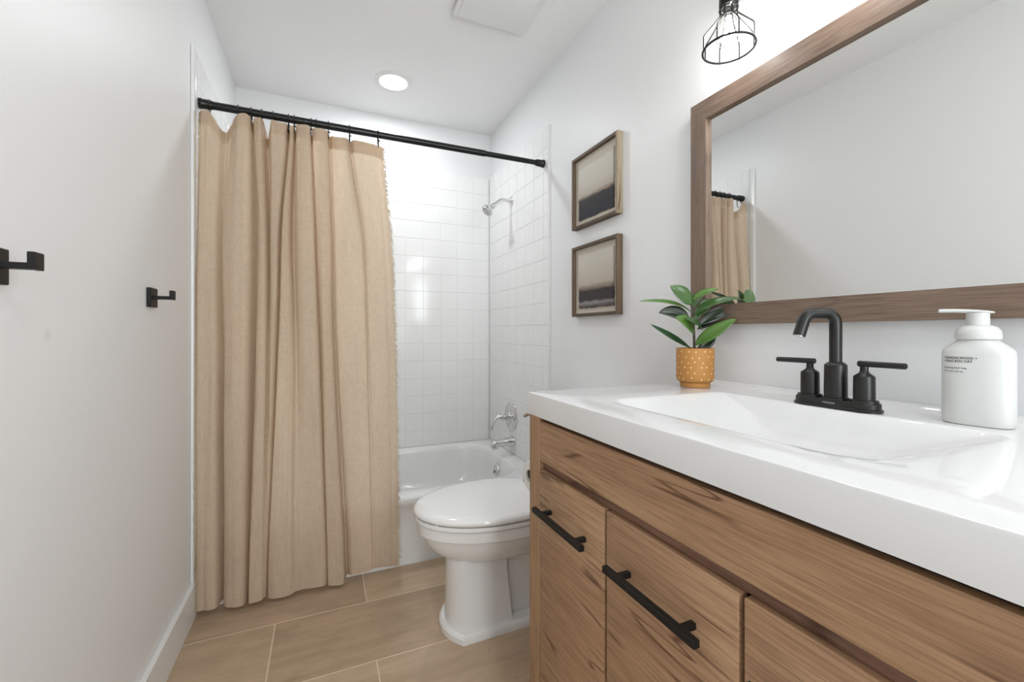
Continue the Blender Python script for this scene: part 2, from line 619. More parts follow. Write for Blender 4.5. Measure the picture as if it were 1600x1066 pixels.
# ------------------------------------------------------------------ plumbing fittings on the end panel
WX = R - 0.0075
st = thing('tub_spout', 'chrome tub spout under the round shower valve', 'faucet', (WX, 2.42, 0.39))
bm = bmesh.new()
sp = [(WX, 0.0, 0.033), (WX - 0.012, 0, 0.033), (WX - 0.03, 0.001, 0.026), (WX - 0.08, 0.0, 0.0235), (WX - 0.12, -0.002, 0.022), (WX - 0.140, -0.004, 0.020), (WX - 0.150, -0.008, 0.012)]
rings = []
for x, dz, r in sp:
    rings.append([Vector((x, 2.42 + r * 0.9 * cos(2 * pi * k / 24), 0.392 + dz + r * sin(2 * pi * k / 24))) for k in range(24)])
loft(bm, rings)
link('spout_body', bm, M['chrome'], st)
bm = bmesh.new()
lathe(bm, [(0.017, 0.0), (0.0175, 0.014), (0.013, 0.018), (0, 0.018)], (WX - 0.125, 2.42, 0.374), (0, 0, -1), 24)
link('outlet', bm, M['chrome'], st)

sv = thing('shower_valve', 'round chrome shower valve with a curved lever handle', 'shower valve', (WX, 2.455, 0.54))
bm = bmesh.new()
lathe(bm, [(0.088, 0.0), (0.088, 0.003), (0.082, 0.008), (0.072, 0.009), (0.066, 0.012), (0.04, 0.016), (0.03, 0.017), (0, 0.017)], (WX, 2.455, 0.54), (-1, 0, 0), 56)
link('escutcheon', bm, M['chrome'], sv)
bm = bmesh.new()
lathe(bm, [(0.024, 0.015), (0.024, 0.03), (0.019, 0.034), (0.019, 0.06), (0.023, 0.066), (0.02, 0.075), (0, 0.077)], (WX, 2.455, 0.54), (-1, 0, 0), 32)
tube(bm, [(WX - 0.066, 2.455, 0.542), (WX - 0.085, 2.457, 0.542), (WX - 0.100, 2.46, 0.532), (WX - 0.114, 2.462, 0.513), (WX - 0.124, 2.463, 0.490), (WX - 0.127, 2.463, 0.474), (WX - 0.129, 2.463, 0.464)],
     [0.014, 0.0125, 0.010, 0.0085, 0.0075, 0.009, 0.006], 14)
link('lever_handle', bm, M['chrome'], sv)

sh = thing('shower_head', 'chrome shower head on a bent arm, high on the end wall', 'shower head', (WX, 2.46, 1.865))
bm = bmesh.new()
lathe(bm, [(0.030, 0), (0.030, 0.002), (0.024, 0.007), (0.012, 0.010), (0, 0.010)], (WX, 2.46, 1.866), (-1, 0, 0), 32)
link('wall_flange', bm, M['chrome'], sh)
bm = bmesh.new()
arm = [(WX, 2.46, 1.866), (WX - 0.04, 2.46, 1.872), (WX - 0.062, 2.46, 1.871), (WX - 0.078, 2.46, 1.862), (WX - 0.118, 2.46, 1.830)]
tube(bm, arm, 0.0095, 16)
link('shower_arm', bm, M['chrome'], sh)
bm = bmesh.new()
hc = Vector((WX - 0.112, 2.46, 1.835))
hd = Vector((-0.74, -0.12, -0.68)).normalized()
lathe(bm, [(0.011, 0), (0.0145, 0.003), (0.0145, 0.014), (0.010, 0.017), (0.015, 0.022), (0.015, 0.028), (0.011, 0.031), (0.014, 0.038), (0.027, 0.048), (0.036, 0.06), (0.038, 0.066), (0.038, 0.071), (0.034, 0.073)], hc, hd, 36)
hdp = link('head', bm, M['chrome'], sh)
bm = bmesh.new()
u_, v_ = frame_of(hd)
lathe(bm, [(0.031, 0.0725), (0.030, 0.0755), (0, 0.0755)], hc, hd, 32, capends=False)
link('spray_face', bm, M['chrome'], hdp)
bm = bmesh.new()
for rad, cnt in ((0.011, 6), (0.023, 12)):
    for k in range(cnt):
        a = 2 * pi * k / cnt
        lathe(bm, [(0.0032, 0.075), (0.0032, 0.0775), (0, 0.078)], hc + u_ * rad * cos(a) + v_ * rad * sin(a), hd, 8)
link('nozzles', bm, M['chrome_dark'], hdp, label='dark rubber spray nozzles')

# ------------------------------------------------------------------ curtain rod, rings, curtain
RY, RZ = 2.03, 1.947
rod = thing('curtain_rod', 'black tension rod spanning the tub alcove', 'curtain rod', (L, RY, RZ))
bm = bmesh.new()
tube(bm, [(L + 0.03, RY, RZ), (0.74, RY, RZ)], 0.0152, 24)
link('outer_tube', bm, M['rodblack'], rod)
bm = bmesh.new()
tube(bm, [(0.70, RY, RZ), (R - 0.04, RY, RZ)], 0.0128, 24)
link('inner_tube', bm, M['rodblack'], rod)
for xs, s in ((L + 0.0075, 1), (R - 0.0075, -1)):
    bm = bmesh.new()
    lathe(bm, [(0.020, 0), (0.0205, 0.008), (0.018, 0.012), (0.0185, 0.03), (0.0165, 0.045), (0.0155, 0.046)], (xs, RY, RZ), (s, 0, 0), 28)
    link('end_cap', bm, M['rodblack'], rod)


def onY(u, Y):
    """world X of image column u on the vertical plane at depth Y"""
    x = (u - 800) / 677.0
    return Y * (sin(TH) + x * cos(TH)) / (cos(TH) - x * sin(TH))


TOPZ = 1.912
ring_u = [327.5, 372.5, 393, 409, 427, 451, 460, 486, 494, 513, 546, 590.5]
ords = ['leftmost', 'second from the left', 'third from the left', 'fourth from the left', 'fifth from the left', 'sixth from the left', 'sixth from the right',
        'fifth from the right', 'fourth from the right', 'third from the right', 'second from the right', 'rightmost']
proto = None
for i, u in enumerate(ring_u):
    x = onY(u, RY)
    lab = 'thin black wire curtain ring on the rod, %s of the twelve' % ords[i]
    if proto is None:
        proto = thing('curtain_ring', lab, 'curtain ring', (x, RY, RZ), 'curtain rings on the rod')
        bm = bmesh.new()
        pts = []
        for k in range(25):
            a = radians(-50 + 280 * k / 24)
            pts.append((x, RY + 0.0185 * cos(a), RZ + 0.0185 * sin(a)))
        pts = [(x, RY + 0.002, RZ - 0.060), (x, RY + 0.008, RZ - 0.055), (x, RY + 0.0125, RZ - 0.035)] + pts + [(x, RY - 0.0155, RZ - 0.026), (x, RY - 0.022, RZ - 0.040), (x, RY - 0.030, RZ - 0.058), (x, RY - 0.026, RZ - 0.066), (x, RY - 0.018, RZ - 0.062)]
        tube(bm, pts, 0.0021, 8)
        link('wire', bm, M['rodblack'], proto)
        bm = bmesh.new()
        bmesh.ops.create_uvsphere(bm, u_segments=12, v_segments=8, radius=0.0033, matrix=Matrix.Translation((x + 0.004, RY - 0.022, RZ - 0.036)))
        link('bead', bm, M['rodblack'], proto)
    else:
        c = proto.copy()
        COL.objects.link(c)
        c.location = (x, RY, RZ)
        c['label'] = lab
        for ch in list(proto.children):
            d = ch.copy()
            COL.objects.link(d)
            d.parent = c

# fabric keys: image column at four heights, and forward offset (cm) at the same heights
KEYS = [
    (312, 309, 307, 306, 0.5, 0.5, 0.8, 0.8), (319, 315, 312, 312, 1.6, 1.8, 2.0, 2.0), (327, 323, 321, 321, 1.0, 1.4, 1.8, 2.2), (343, 338, 339, 340, 0.4, 1.2, 1.8, 2.4),
    (352, 344, 346, 348, -1.2, -1.6, -2.0, -2.4), (362, 350, 352, 352, -0.3, 0.2, 0.8, 1.4), (376, 372, 370, 367, 1.8, 2.0, 2.4, 2.6),
    (391, 391, 388, 383, 1.5, 1.5, 1.9, 2.2), (395, 399, 396, 389, -2.4, -2.8, -2.8, -2.4), (397, 404, 401, 390, 0.8, 1.0, 1.4, 2.2),
    (404, 412, 410, 402, 2.1, 2.2, 2.2, 2.9), (411, 417, 416, 410, 1.2, 1.0, 1.6, 3.0), (417, 421, 419, 413, -2.4, -2.0, 0.0, 2.6),
    (423, 424, 422, 415, 1.2, 1.2, 1.3, 2.2), (436, 431, 427, 417, 2.0, 1.9, 1.9, 1.4), (448, 437, 431, 417.5, 1.2, 1.0, 1.0, 0.5),
    (451, 440, 434, 419, -2.4, -2.4, -2.2, -1.6), (453, 441, 435, 420, 1.2, 1.6, 1.8, 1.8), (457, 447, 448, 440, 1.8, 2.2, 2.4, 2.8),
    (459.5, 453, 457, 455, 1.0, 1.2, 1.9, 2.6), (461.5, 458, 463, 463, -2.3, -2.2, 0.2, 1.8), (463.5, 465, 470, 475, 1.0, 1.4, 1.7, 2.2),
    (474, 478, 485, 495, 2.1, 2.4, 2.6, 2.8), (485, 490, 497, 509, 1.6, 1.6, 2.0, 2.2), (487.5, 494, 501, 514, -2.2, -2.4, -2.3, -1.6),
    (490, 496, 503, 512, 0.9, 1.0, 1.3, 1.9), (503, 507, 512, 526, 2.0, 2.0, 2.2, 2.8), (512, 516, 520, 537, 1.0, 1.1, 1.4, 2.4),
    (515, 520, 525, 542, -1.4, -1.8, -1.8, -1.0), (520, 525, 530, 549, -0.2, 0.0, 0.2, 0.2), (533, 544, 550, 565, 0.6, 0.8, 0.8, 0.6),
    (543, 563, 570, 579, 0.4, 0.9, 0.9, 0.7), (548, 569, 575, 584, -1.0, -0.6, -0.3, 0.1), (553, 574, 580, 589, 0.2, 0.2, 0.3, 0.3),
    (575, 590, 598, 605, 0.7, 0.6, 0.6, 0.5), (591, 603, 610, 615, 0.6, 0.4, 0.4, 0.3), (598, 611, 618, 622.5, 0.0, 0.0, 0.0, 0.0)]
LV = [1.905, 1.47, 0.97, 0.02]


def y_plane(z):
    return 2.012 - 0.062 * smoothstep(1.9, 0.3, z)


def cr(p0, p1, p2, p3, t):
    return 0.5 * ((2 * p1) + (-p0 + p2) * t + (2 * p0 - 5 * p1 + 4 * p2 - p3) * t * t + (-p0 + 3 * p1 - 3 * p2 + p3) * t ** 3)


def along_z(vals, z):
    if z >= LV[1]:
        i = 0
    elif z >= LV[2]:
        i = 1
    else:
        i = 2
    t = (LV[i] - z) / (LV[i] - LV[i + 1])
    v = [vals[max(i - 1, 0)], vals[i], vals[i + 1], vals[min(i + 2, 3)]]
    return cr(*v, t)


SUB = 7


def curtain_cols(z):
    kp = []
    yp = y_plane(z)
    for k in KEYS:
        dd = along_z(k[4:8], z)
        dd *= 1.5 if dd > 0 else 2.1
        kp.append((onY(along_z(k[0:4], z), yp), min(yp - 0.01 * dd, 2.07 - 0.095 * smoothstep(0.5, 0.3, z))))
    out = []
    n = len(kp)
    for i in range(n - 1):
        a, b, c, d = kp[max(i - 1, 0)], kp[i], kp[i + 1], kp[min(i + 2, n - 1)]
        for s in range(SUB):
            t = s / SUB
            out.append((cr(a[0], b[0], c[0], d[0], t), cr(a[1], b[1], c[1], d[1], t)))
    out.append(kp[-1])
    return out


NC = (len(KEYS) - 1) * SUB + 1
KT = [k[0] for k in KEYS]


def top_u(c):
    i = min(c // SUB, len(KEYS) - 2)
    return KT[i] + (KT[i + 1] - KT[i]) * (c - i * SUB) / SUB


def dip(u):
    d = 0.0
    for a, b, amt, pk in ((327.5, 372.5, 0.062, 0.47), (411, 426, 0.052, 0.55), (393, 409, 0.004, 0.5), (427, 451, 0.004, 0.5), (451, 460, 0.012, 0.5), (484, 490, 0.01, 0.5),
                          (513, 546, 0.008, 0.35), (546, 590.5, 0.0, 0.5)):
        if a < u < b:
            t = (u - a) / (b - a)
            t = t / (2 * pk) if t < pk else 0.5 + (t - pk) / (2 * (1 - pk))
            d = amt * sin(pi * t) ** 1.6
    if u < 327.5:
        d = 0.01 * (327.5 - u) / 15
    if 372 < u < 393:
        d -= 0.006 * sin(pi * (u - 372) / 21)
    if 546 < u < 590:
        d -= 0.006 * sin(pi * (u - 546) / 44)
    return d


def curtain_point(c, z, zi=None):
    x, y = curtain_cols_cached(z)[c]
    return x, y


_cc = {}


def curtain_cols_cached(z):
    k = round(z, 5)
    if k not in _cc:
        _cc[k] = curtain_cols(z)
    return _cc[k]


def bottom_z(c):
    return 0.026 + 0.006 * sin(c * 0.09) + (0.008 if c > NC * 0.78 else 0)


def top_z(u):
    return TOPZ - 0.026 * smoothstep(490, 585, u)


def grid(rows, back=0.0, c0=0, c1=NC):
    bm = bmesh.new()
    vs = []
    for f in rows:      # f: 0 bottom .. 1 top
        row = []
        for c in range(c0, c1):
            zb = bottom_z(c)
            z = zb + (top_z(top_u(c)) - zb) * f
            x, y = curtain_cols_cached(round(0.02 + (TOPZ - 0.02) * f, 4))[c]
            zt = z - dip(top_u(c)) * smoothstep(0.86, 1.0, f)
            nx = noise.noise(Vector((c * 0.045, f * 5.5, 3.1))) * 0.0045 + noise.noise(Vector((c * 0.33, f * 2.2, 5.1))) * 0.0034 + noise.noise(Vector((c * 0.16, f * 14, 9.1))) * 0.0012
            cr_ = noise.noise(Vector((c * 0.10 + f * 9, f * 26 - c * 0.03, 1.7))) * 0.0022 * (0.4 + smoothstep(0.35, 0.0, f))
            row.append(bm.verts.new((x + nx * 0.4, y + nx + cr_ + back, zt)))
        vs.append(row)
    for a, b in zip(vs, vs[1:]):
        for k in range(len(a) - 1):
            bm.faces.new((a[k], a[k + 1], b[k + 1], b[k]))
    return bm


cur = thing('shower_curtain', 'tan linen shower curtain with frayed side edges, drawn to the left half of the tub', 'shower curtain', (onY(460, RY), 1.96, 0.0))
NR = 110
cl = link('curtain_cloth', grid([i / NR for i in range(NR + 1)]), M['cloth'], cur, smooth=80)
link('top_hem', grid([0.972 + 0.028 * i / 6 for i in range(7)], back=0.0025), M['cloth'], cur, smooth=80)
link('bottom_hem', grid([0.0 + 0.011 * i / 4 for i in range(5)], back=0.0022), M['cloth'], cur, smooth=80)
for c, s, ln in ((0, -1, 0.020), (NC - 1, 1, 0.021)):
    bm = bmesh.new()
    for k in range(900):
        f = random.random()
        zb = bottom_z(c)
        x, y = curtain_cols_cached(round(0.02 + (TOPZ - 0.02) * round(f * NR) / NR, 4))[c]
        z = zb + (top_z(top_u(c)) - zb) * f - dip(top_u(c)) * smoothstep(0.86, 1.0, f)
        p = Vector((x, y, z))
        l = ln * random.uniform(0.35, 1.1)
        d = Vector((s * random.uniform(0.25, 1), random.uniform(-0.35, 0.35), random.uniform(-1.0, 0.15)))
        q = p + d.normalized() * l * 0.5
        e = q + Vector((s * random.uniform(-0.1, 0.8), random.uniform(-0.3, 0.3), random.uniform(-1.1, 0.1))).normalized() * l * 0.5
        if s < 0:
            q.x = max(q.x, L + 0.010)
            e.x = max(e.x, L + 0.010)
        tube(bm, [p, q, e], [0.0012, 0.0009, 0.0004], 4, caps=False)
    fo = link('fringe', bm, M['fringe'], cur, smooth=0)
    fo['kind'] = 'stuff'

# ------------------------------------------------------------------ wall hooks
hook = None
for i, (yc, lab) in enumerate(((0.883, 'square black robe hook on the left wall, the one nearer the camera'), (1.5305, 'square black robe hook on the left wall, the one beside the curtain'))):
    if hook is None:
        hook = thing('robe_hook', lab, 'hook', (L, yc, 1.154), 'robe hooks on the left wall')
        link('back_plate', B(L, L + 0.0105, yc - 0.0275, yc + 0.0275, 1.127, 1.181, 0.0012, 1), M['black'], hook)
        bm = B(L + 0.0095, L + 0.057, yc - 0.009, yc + 0.009, 1.1495, 1.1590, 0.0008, 1)
        box(bm, L + 0.0475, L + 0.0568, yc - 0.012, yc + 0.012, 1.1490, 1.1752, 0.0008, 1)
        link('hook_arm', bm, M['black'], hook)
    else:
        c = hook.copy()
        COL.objects.link(c)
        c.location = (L, yc, 1.154)
        c['label'] = lab
        for ch in list(hook.children):
            d = ch.copy()
            COL.objects.link(d)
            d.parent = c

# ------------------------------------------------------------------ ceiling: recessed lamp, vent, added fill light
rl = thing('recessed_light', 'round recessed ceiling light, switched on, above the tub', 'ceiling light', (0.357, 2.442, ZC))
bm = bmesh.new()
lathe(bm, [(0.098, 0), (0.098, 0.003), (0.092, 0.006), (0.075, 0.0075), (0.073, 0.004), (0.073, 0)], (0.357, 2.442, ZC), (0, 0, -1), 56, capends=False)
link('trim_ring', bm, M['white_plastic'], rl)
bm = bmesh.new()
lathe(bm, [(0.073, 0.001), (0.073, 0.005), (0, 0.0055)], (0.357, 2.442, ZC), (0, 0, -1), 48)
link('diffuser', bm, M['diffuser'], rl, label='glowing white diffuser')

vt = thing('ceiling_vent', 'square white exhaust fan cover on the ceiling above the toilet', 'vent', (0.66, 1.64, ZC))
link('housing', B(0.55, 0.842, 1.50, 1.768, 2.418, ZC, 0.003), M['white_plastic'], vt)
bm = bmesh.new()
loft(bm, [rr(0.508, 0.838, 1.470, 1.806, 0.006, 2.4215), rr(0.508, 0.838, 1.470, 1.806, 0.006, 2.418), rr(0.512, 0.806, 1.476, 1.790, 0.005, 2.408)])
cv = link('cover', bm, M['white_plastic'], vt)
link('cover_panel', B(0.524, 0.796, 1.49, 1.776, 2.403, 2.409, 0.0025), M['white_plastic'], cv)

el = thing('fill_ceiling_light', 'added round flush ceiling light, unseen behind the camera', 'ceiling light', (0.42, -0.5, ZC))  # unseen fixture added to carry the rear fill light
bm = bmesh.new()
lathe(bm, [(0.23, 0), (0.23, 0.035), (0.22, 0.04), (0.215, 0.03), (0.215, 0)], (0.42, -0.5, ZC), (0, 0, -1), 64, capends=False)
link('lamp_ring', bm, M['black'], el)
bm = bmesh.new()
lathe(bm, [(0.215, 0.001), (0.215, 0.036), (0.12, 0.048), (0, 0.052)], (0.42, -0.5, ZC), (0, 0, -1), 48)
link('diffuser', bm, M['diffuser'], el)

# ------------------------------------------------------------------ toilet
TY = 1.515
to = thing('toilet', 'white two-piece toilet with its lid closed, between vanity and bathtub', 'toilet', (0.7, TY, 0))


def egg(x0, x1, hy, z, e=2.0, n=56, ef=None):
    """plan ring with its tip at x0 (towards the room) and a squarer back at x1"""
    P = []
    xm = x0 + (x1 - x0) * 0.56
    for k in range(n):
        a = 2 * pi * k / n
        c, s = cos(a), sin(a)
        if c < 0:
            ee = ef or e
            P.append(Vector((xm + (xm - x0) * -abs(c) ** (2 / ee), TY + hy * math.copysign(abs(s) ** (2 / ee), s), z)))
        else:
            ee = 3.0
            P.append(Vector((xm + (x1 - xm) * abs(c) ** (2 / ee), TY + hy * math.copysign(abs(s) ** (2 / ee), s), z)))
    return P


bm = bmesh.new()
rings = [egg(0.45, 0.66, 0.070, 0.236), egg(0.425, 0.70, 0.088, 0.246), egg(0.398, 0.74, 0.110, 0.260), egg(0.370, 0.78, 0.132, 0.278), egg(0.344, 0.82, 0.153, 0.302), egg(0.326, 0.845, 0.168, 0.328), egg(0.315, 0.86, 0.177, 0.352),
         egg(0.312, 0.865, 0.180, 0.357), egg(0.305, 0.87, 0.186, 0.360), egg(0.303, 0.87, 0.188, 0.372), egg(0.302, 0.872, 0.189, 0.394), egg(0.306, 0.87, 0.185, 0.398)]
loft(bm, rings)
link('bowl', bm, M['porcelain'], to, smooth=38)


def ped(xf, xc, hy, x1, z, n=12):
    '''plan of the pedestal: bowed front between two corners, straight sides'''
    P = []
    for k in range(n + 1):
        t = -1 + 2 * k / n
        P.append(Vector((xf + (xc - xf) * t * t, TY - hy * t, z)))
    P += [Vector((xc + (x1 - xc) * q, TY - hy * (1 - 0.06 * q), z)) for q in (0.33, 0.66, 1.0)]
    P += [Vector((xc + (x1 - xc) * q, TY + hy * (1 - 0.06 * q), z)) for q in (1.0, 0.66, 0.33)]
    return P


bm = bmesh.new()
loft(bm, [ped(0.402, 0.446, 0.100, 0.625, 0.030), ped(0.404, 0.444, 0.097, 0.62, 0.06), ped(0.406, 0.442, 0.091, 0.612, 0.15), ped(0.406, 0.440, 0.088, 0.606, 0.215), ped(0.404, 0.440, 0.090, 0.606, 0.250), ped(0.42, 0.45, 0.085, 0.60, 0.285)])
link('pedestal', bm, M['porcelain'], to, smooth=26)
bm = bmesh.new()
loft(bm, [ped(0.384, 0.434, 0.116, 0.98, 0.0), ped(0.383, 0.433, 0.117, 0.98, 0.020), ped(0.386, 0.436, 0.114, 0.98, 0.027), ped(0.392, 0.440, 0.109, 0.97, 0.032)])
link('foot', bm, M['porcelain'], to, smooth=26)
# trapway bulge and foot behind the pedestal
bm = bmesh.new()
pts = [(0.60, TY, 0.29), (0.70, TY, 0.235), (0.755, TY, 0.17), (0.80, TY, 0.15), (0.855, TY, 0.20), (0.90, TY, 0.30)]
sm = []
for i in range(len(pts) - 1):
    a, b, c, d = [Vector(pts[max(0, min(len(pts) - 1, i + q))]) for q in (-1, 0, 1, 2)]
    for s in range(6):
        t = s / 6
        sm.append(Vector([cr(a[q], b[q], c[q], d[q], t) for q in range(3)]))
sm.append(Vector(pts[-1]))
tube(bm, sm, 0.075, 24)
box(bm, 0.58, 0.96, TY - 0.062, TY + 0.062, 0.02, 0.33, 0.02, 3)
tube(bm, [(0.72, TY, 0.29), (0.80, TY, 0.235), (0.86, TY, 0.16), (0.90, TY, 0.03)], 0.075, 24)
link('trapway', bm, M['porcelain'], to, smooth=50)
bm = bmesh.new()
box(bm, 0.80, 1.055, TY - 0.13, TY + 0.13, 0.33, 0.397, 0.02, 4)
link('tank_deck', bm, M['porcelain'], to)
bm = bmesh.new()
loft(bm, [egg(0.298, 0.80, 0.190, 0.400), egg(0.294, 0.80, 0.195, 0.404), egg(0.294, 0.80, 0.195, 0.412), egg(0.298, 0.80, 0.191, 0.416)])
link('seat', bm, M['white_plastic'], to, smooth=38)
bm = bmesh.new()
loft(bm, [egg(0.298, 0.80, 0.193, 0.4195), egg(0.291, 0.80, 0.199, 0.4245), egg(0.290, 0.80, 0.200, 0.432), egg(0.294, 0.80, 0.197, 0.4395), egg(0.303, 0.797, 0.189, 0.4445),
          egg(0.325, 0.785, 0.170, 0.447), egg(0.40, 0.74, 0.11, 0.450), egg(0.47, 0.68, 0.05, 0.4515)])
link('lid', bm, M['porcelain'], to, smooth=50)
for s in (-1, 1):
    bm = bmesh.new()
    lathe(bm, [(0.013, 0), (0.013, 0.04), (0.011, 0.044), (0, 0.045)], (0.822, TY + s * 0.075 - 0.022, 0.422), (0, 1, 0), 20)
    box(bm, 0.80, 0.835, TY + s * 0.075 - 0.02, TY + s * 0.075 + 0.02, 0.397, 0.415, 0.003)
    link('hinge', bm, M['white_plastic'], to)
bm = bmesh.new()
for s in (-1, 1):
    bm = bmesh.new()
    lathe(bm, [(0.006, 0), (0.007, 0.0035)], (0.345, TY + s * 0.10, 0.4155), (0, 0, 1), 12)
    link('bumper', bm, M['white_plastic'], to)
bm = bmesh.new()
loft(bm, [rr(0.885, 1.06, TY - 0.185, TY + 0.185, 0.035, 0.40), rr(0.872, 1.062, TY - 0.197, TY + 0.197, 0.035, 0.42), rr(0.858, 1.064, TY - 0.208, TY + 0.208, 0.03, 0.745)])
tk = link('tank', bm, M['porcelain'], to)
bm = bmesh.new()
loft(bm, [rr(0.848, 1.068, TY - 0.216, TY + 0.216, 0.03, 0.746), rr(0.845, 1.07, TY - 0.22, TY + 0.22, 0.03, 0.757), rr(0.845, 1.07, TY - 0.22, TY + 0.22, 0.03, 0.772), rr(0.853, 1.065, TY - 0.212, TY + 0.212, 0.03, 0.781)])
link('tank_lid', bm, M['porcelain'], to)
bm = bmesh.new()
lathe(bm, [(0.013, 0), (0.013, 0.008), (0.007, 0.010), (0.007, 0.022)], (0.862, TY + 0.16, 0.703), (-1, 0, 0), 20)
tube(bm, [(0.842, TY + 0.155, 0.703), (0.832, TY + 0.175, 0.703), (0.824, TY + 0.195, 0.700), (0.817, TY + 0.214, 0.690)], [0.007, 0.009, 0.0115, 0.010], 12)
link('flush_lever', bm, M['chrome'], tk, label='chrome flush lever')

# ------------------------------------------------------------------ vanity cabinet
VX, VY0, VY1 = 0.492, 0.063, 1.0115
va = thing('vanity_cabinet', 'oak-look bathroom vanity cabinet with three fronts and black bar handles', 'cabinet', (0.78, 0.537, 0))
ZT = 0.8465
bm = bmesh.new()
box(bm, VX + 0.024, R - 0.002, VY0 + 0.02, VY1 - 0.0185, 0.10, ZT - 0.055, 0)
box(bm, VX + 0.024, VX + 0.04, VY0 + 0.02, VY1 - 0.0185, 0.75, ZT - 0.0015)
link('carcass', bm, M['dark'], va, smooth=0)
link('base_board', B(VX + 0.06, VX + 0.075, VY0 + 0.02, VY1 - 0.02, 0.0, 0.10), M['oak_v'], va, smooth=0)
for y0, y1, s in ((VY1 - 0.018, VY1, 0), (VY0, VY0 + 0.018, 1)):
    link('side_panel', B(VX + 0.018, R - 0.002, y0, y1, 0.0, ZT, 0.001, 1), M['oak_v'], va, smooth=0)
for y0, y1 in ((0.957, VY1), (VY0, 0.118)):
    link('stile', B(VX, VX + 0.0175, y0, y1, 0.0, ZT, 0.0015, 1), M['oak_v'], va, smooth=0)
link('top_rail', B(VX + 0.0005, VX + 0.018, 0.1195, 0.9555, 0.739, 0.8365, 0.0012, 1), M['oak'], va, smooth=0)
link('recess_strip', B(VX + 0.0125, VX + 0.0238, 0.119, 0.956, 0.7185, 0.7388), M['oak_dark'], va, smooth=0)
for (y0, y1, mm) in ((0.6875, 0.9555, 'oak2'), (0.3955, 0.6800, 'oak3'), (0.1195, 0.3880, 'oak4')):
    d = link('door', B(VX + 0.0003, VX + 0.018, y0, y1, 0.115, 0.7175, 0.0022, 2), M[mm], va, smooth=50)
    yc = (y0 + y1) / 2 + 0.004
    bm = bmesh.new()
    box(bm, VX - 0.034, VX - 0.022, yc - 0.105, yc + 0.105, 0.626, 0.638, 0.0012, 1)
    for s in (-1, 1):
        box(bm, VX - 0.023, VX + 0.0008, yc + s * 0.072 - 0.005, yc + s * 0.072 + 0.005, 0.627, 0.637, 0.0008, 1)
    link('handle', bm, M['black'], d, label='black square bar handle')

# ------------------------------------------------------------------ vanity top with moulded basin
ZD = 0.902
SX0, SX1, SY0, SY1 = 0.487, R - 0.0005, 0.060, 1.0155
vt_ = thing('vanity_top', 'thick glossy white vanity top with a moulded rectangular basin', 'countertop', (0.78, 0.537, ZT))
bm = bmesh.new()
e = 0.004
rings = [rr(SX0 + 0.02, SX1, SY0, SY1 - 0.02, 0.002, ZT + 0.0005), rr(SX0, SX1, SY0, SY1, 0.003, ZT + 0.0005), rr(SX0, SX1, SY0, SY1, 0.003, ZD - e), rr(SX0 + e * 0.3, SX1, SY0 + e * 0.3, SY1 - e * 0.3, 0.003, ZD - e * 0.3), rr(SX0 + e, SX1, SY0 + e, SY1 - e, 0.003, ZD),
         rr(SX0 + 0.03, SX1 - 0.03, SY0 + 0.03, SY1 - 0.03, 0.02, ZD)]
bx0, bx1, by0, by1 = 0.585, 0.938, 0.283, 0.815
R4 = (0.02, 0.05, 0.075, 0.03)


def br4(dx0, dx1, dy0, dy1, k, z):
    return rr(bx0 + dx0, bx1 - dx1, by0 + dy0, by1 - dy1, [q * k + 0.004 for q in R4], z, 8, 10)


rings = [rr(SX0 + 0.02, SX1, SY0, SY1 - 0.02, 0.002, ZT + 0.0005, 8, 10), rr(SX0, SX1, SY0, SY1, 0.003, ZT + 0.0005, 8, 10), rr(SX0, SX1, SY0, SY1, 0.003, ZD - e, 8, 10),
         rr(SX0 + e * 0.3, SX1, SY0 + e * 0.3, SY1 - e * 0.3, 0.003, ZD - e * 0.3, 8, 10), rr(SX0 + e, SX1, SY0 + e, SY1 - e, 0.003, ZD, 8, 10),
         br4(-0.012, -0.012, -0.012, -0.012, 1.1, ZD), br4(0, 0, 0, 0, 1, ZD), br4(0.002, 0.002, 0.004, 0.004, 1, ZD - 0.0008), br4(0.005, 0.005, 0.010, 0.012, 1, ZD - 0.004),
         br4(0.014, 0.014, 0.04, 0.05, 1, ZD - 0.017), br4(0.026, 0.024, 0.08, 0.10, 1, ZD - 0.036), br4(0.04, 0.036, 0.115, 0.15, 0.9, ZD - 0.052), br4(0.06, 0.055, 0.14, 0.18, 0.8, ZD - 0.060), br4(0.10, 0.09, 0.19, 0.22, 0.4, ZD - 0.064)]
loft(bm, rings, cap0=False)
slab = link('slab', bm, M['marble'], vt_, smooth=40)
bm = bmesh.new()
loft(bm, [[Vector((SX1 - 0.034, y, ZD - 0.0005)), Vector((SX1 - 0.030, y, ZD + 0.0015)), Vector((SX1 - 0.022, y, ZD + 0.003)), Vector((SX1 - 0.017, y, ZD + 0.008)), Vector((SX1 - 0.013, y, ZD + 0.0125)), Vector((SX1, y, ZD + 0.0135)), Vector((SX1, y, ZD - 0.0005))] for y in (SY0 + 0.002, SY1 - 0.002)])
link('back_lip', bm, M['marble'], vt_, smooth=50)
bm = bmesh.new()
lathe(bm, [(0.031, 0), (0.029, 0.003), (0.018, 0.004), (0.016, 0.010), (0, 0.011)], (0.765, 0.55, ZD - 0.0645), n=32)
link('drain', bm, M['bronze'], vt_, label='black drain cover')

# ------------------------------------------------------------------ faucet
FX, FY = 0.962, 0.547
fa = thing('sink_faucet', 'matte black two-handle faucet with a hooked spout, behind the basin', 'faucet', (FX, FY, ZD))
bm = bmesh.new()


def stadium(hx, hy, z, n=40):
    P = []
    for k in range(n):
        a = 2 * pi * k / n
        P.append(Vector((FX + hx * cos(a), FY + (hy - hx) * (1 if sin(a) > 0 else -1) + hx * sin(a), z)))
    return P


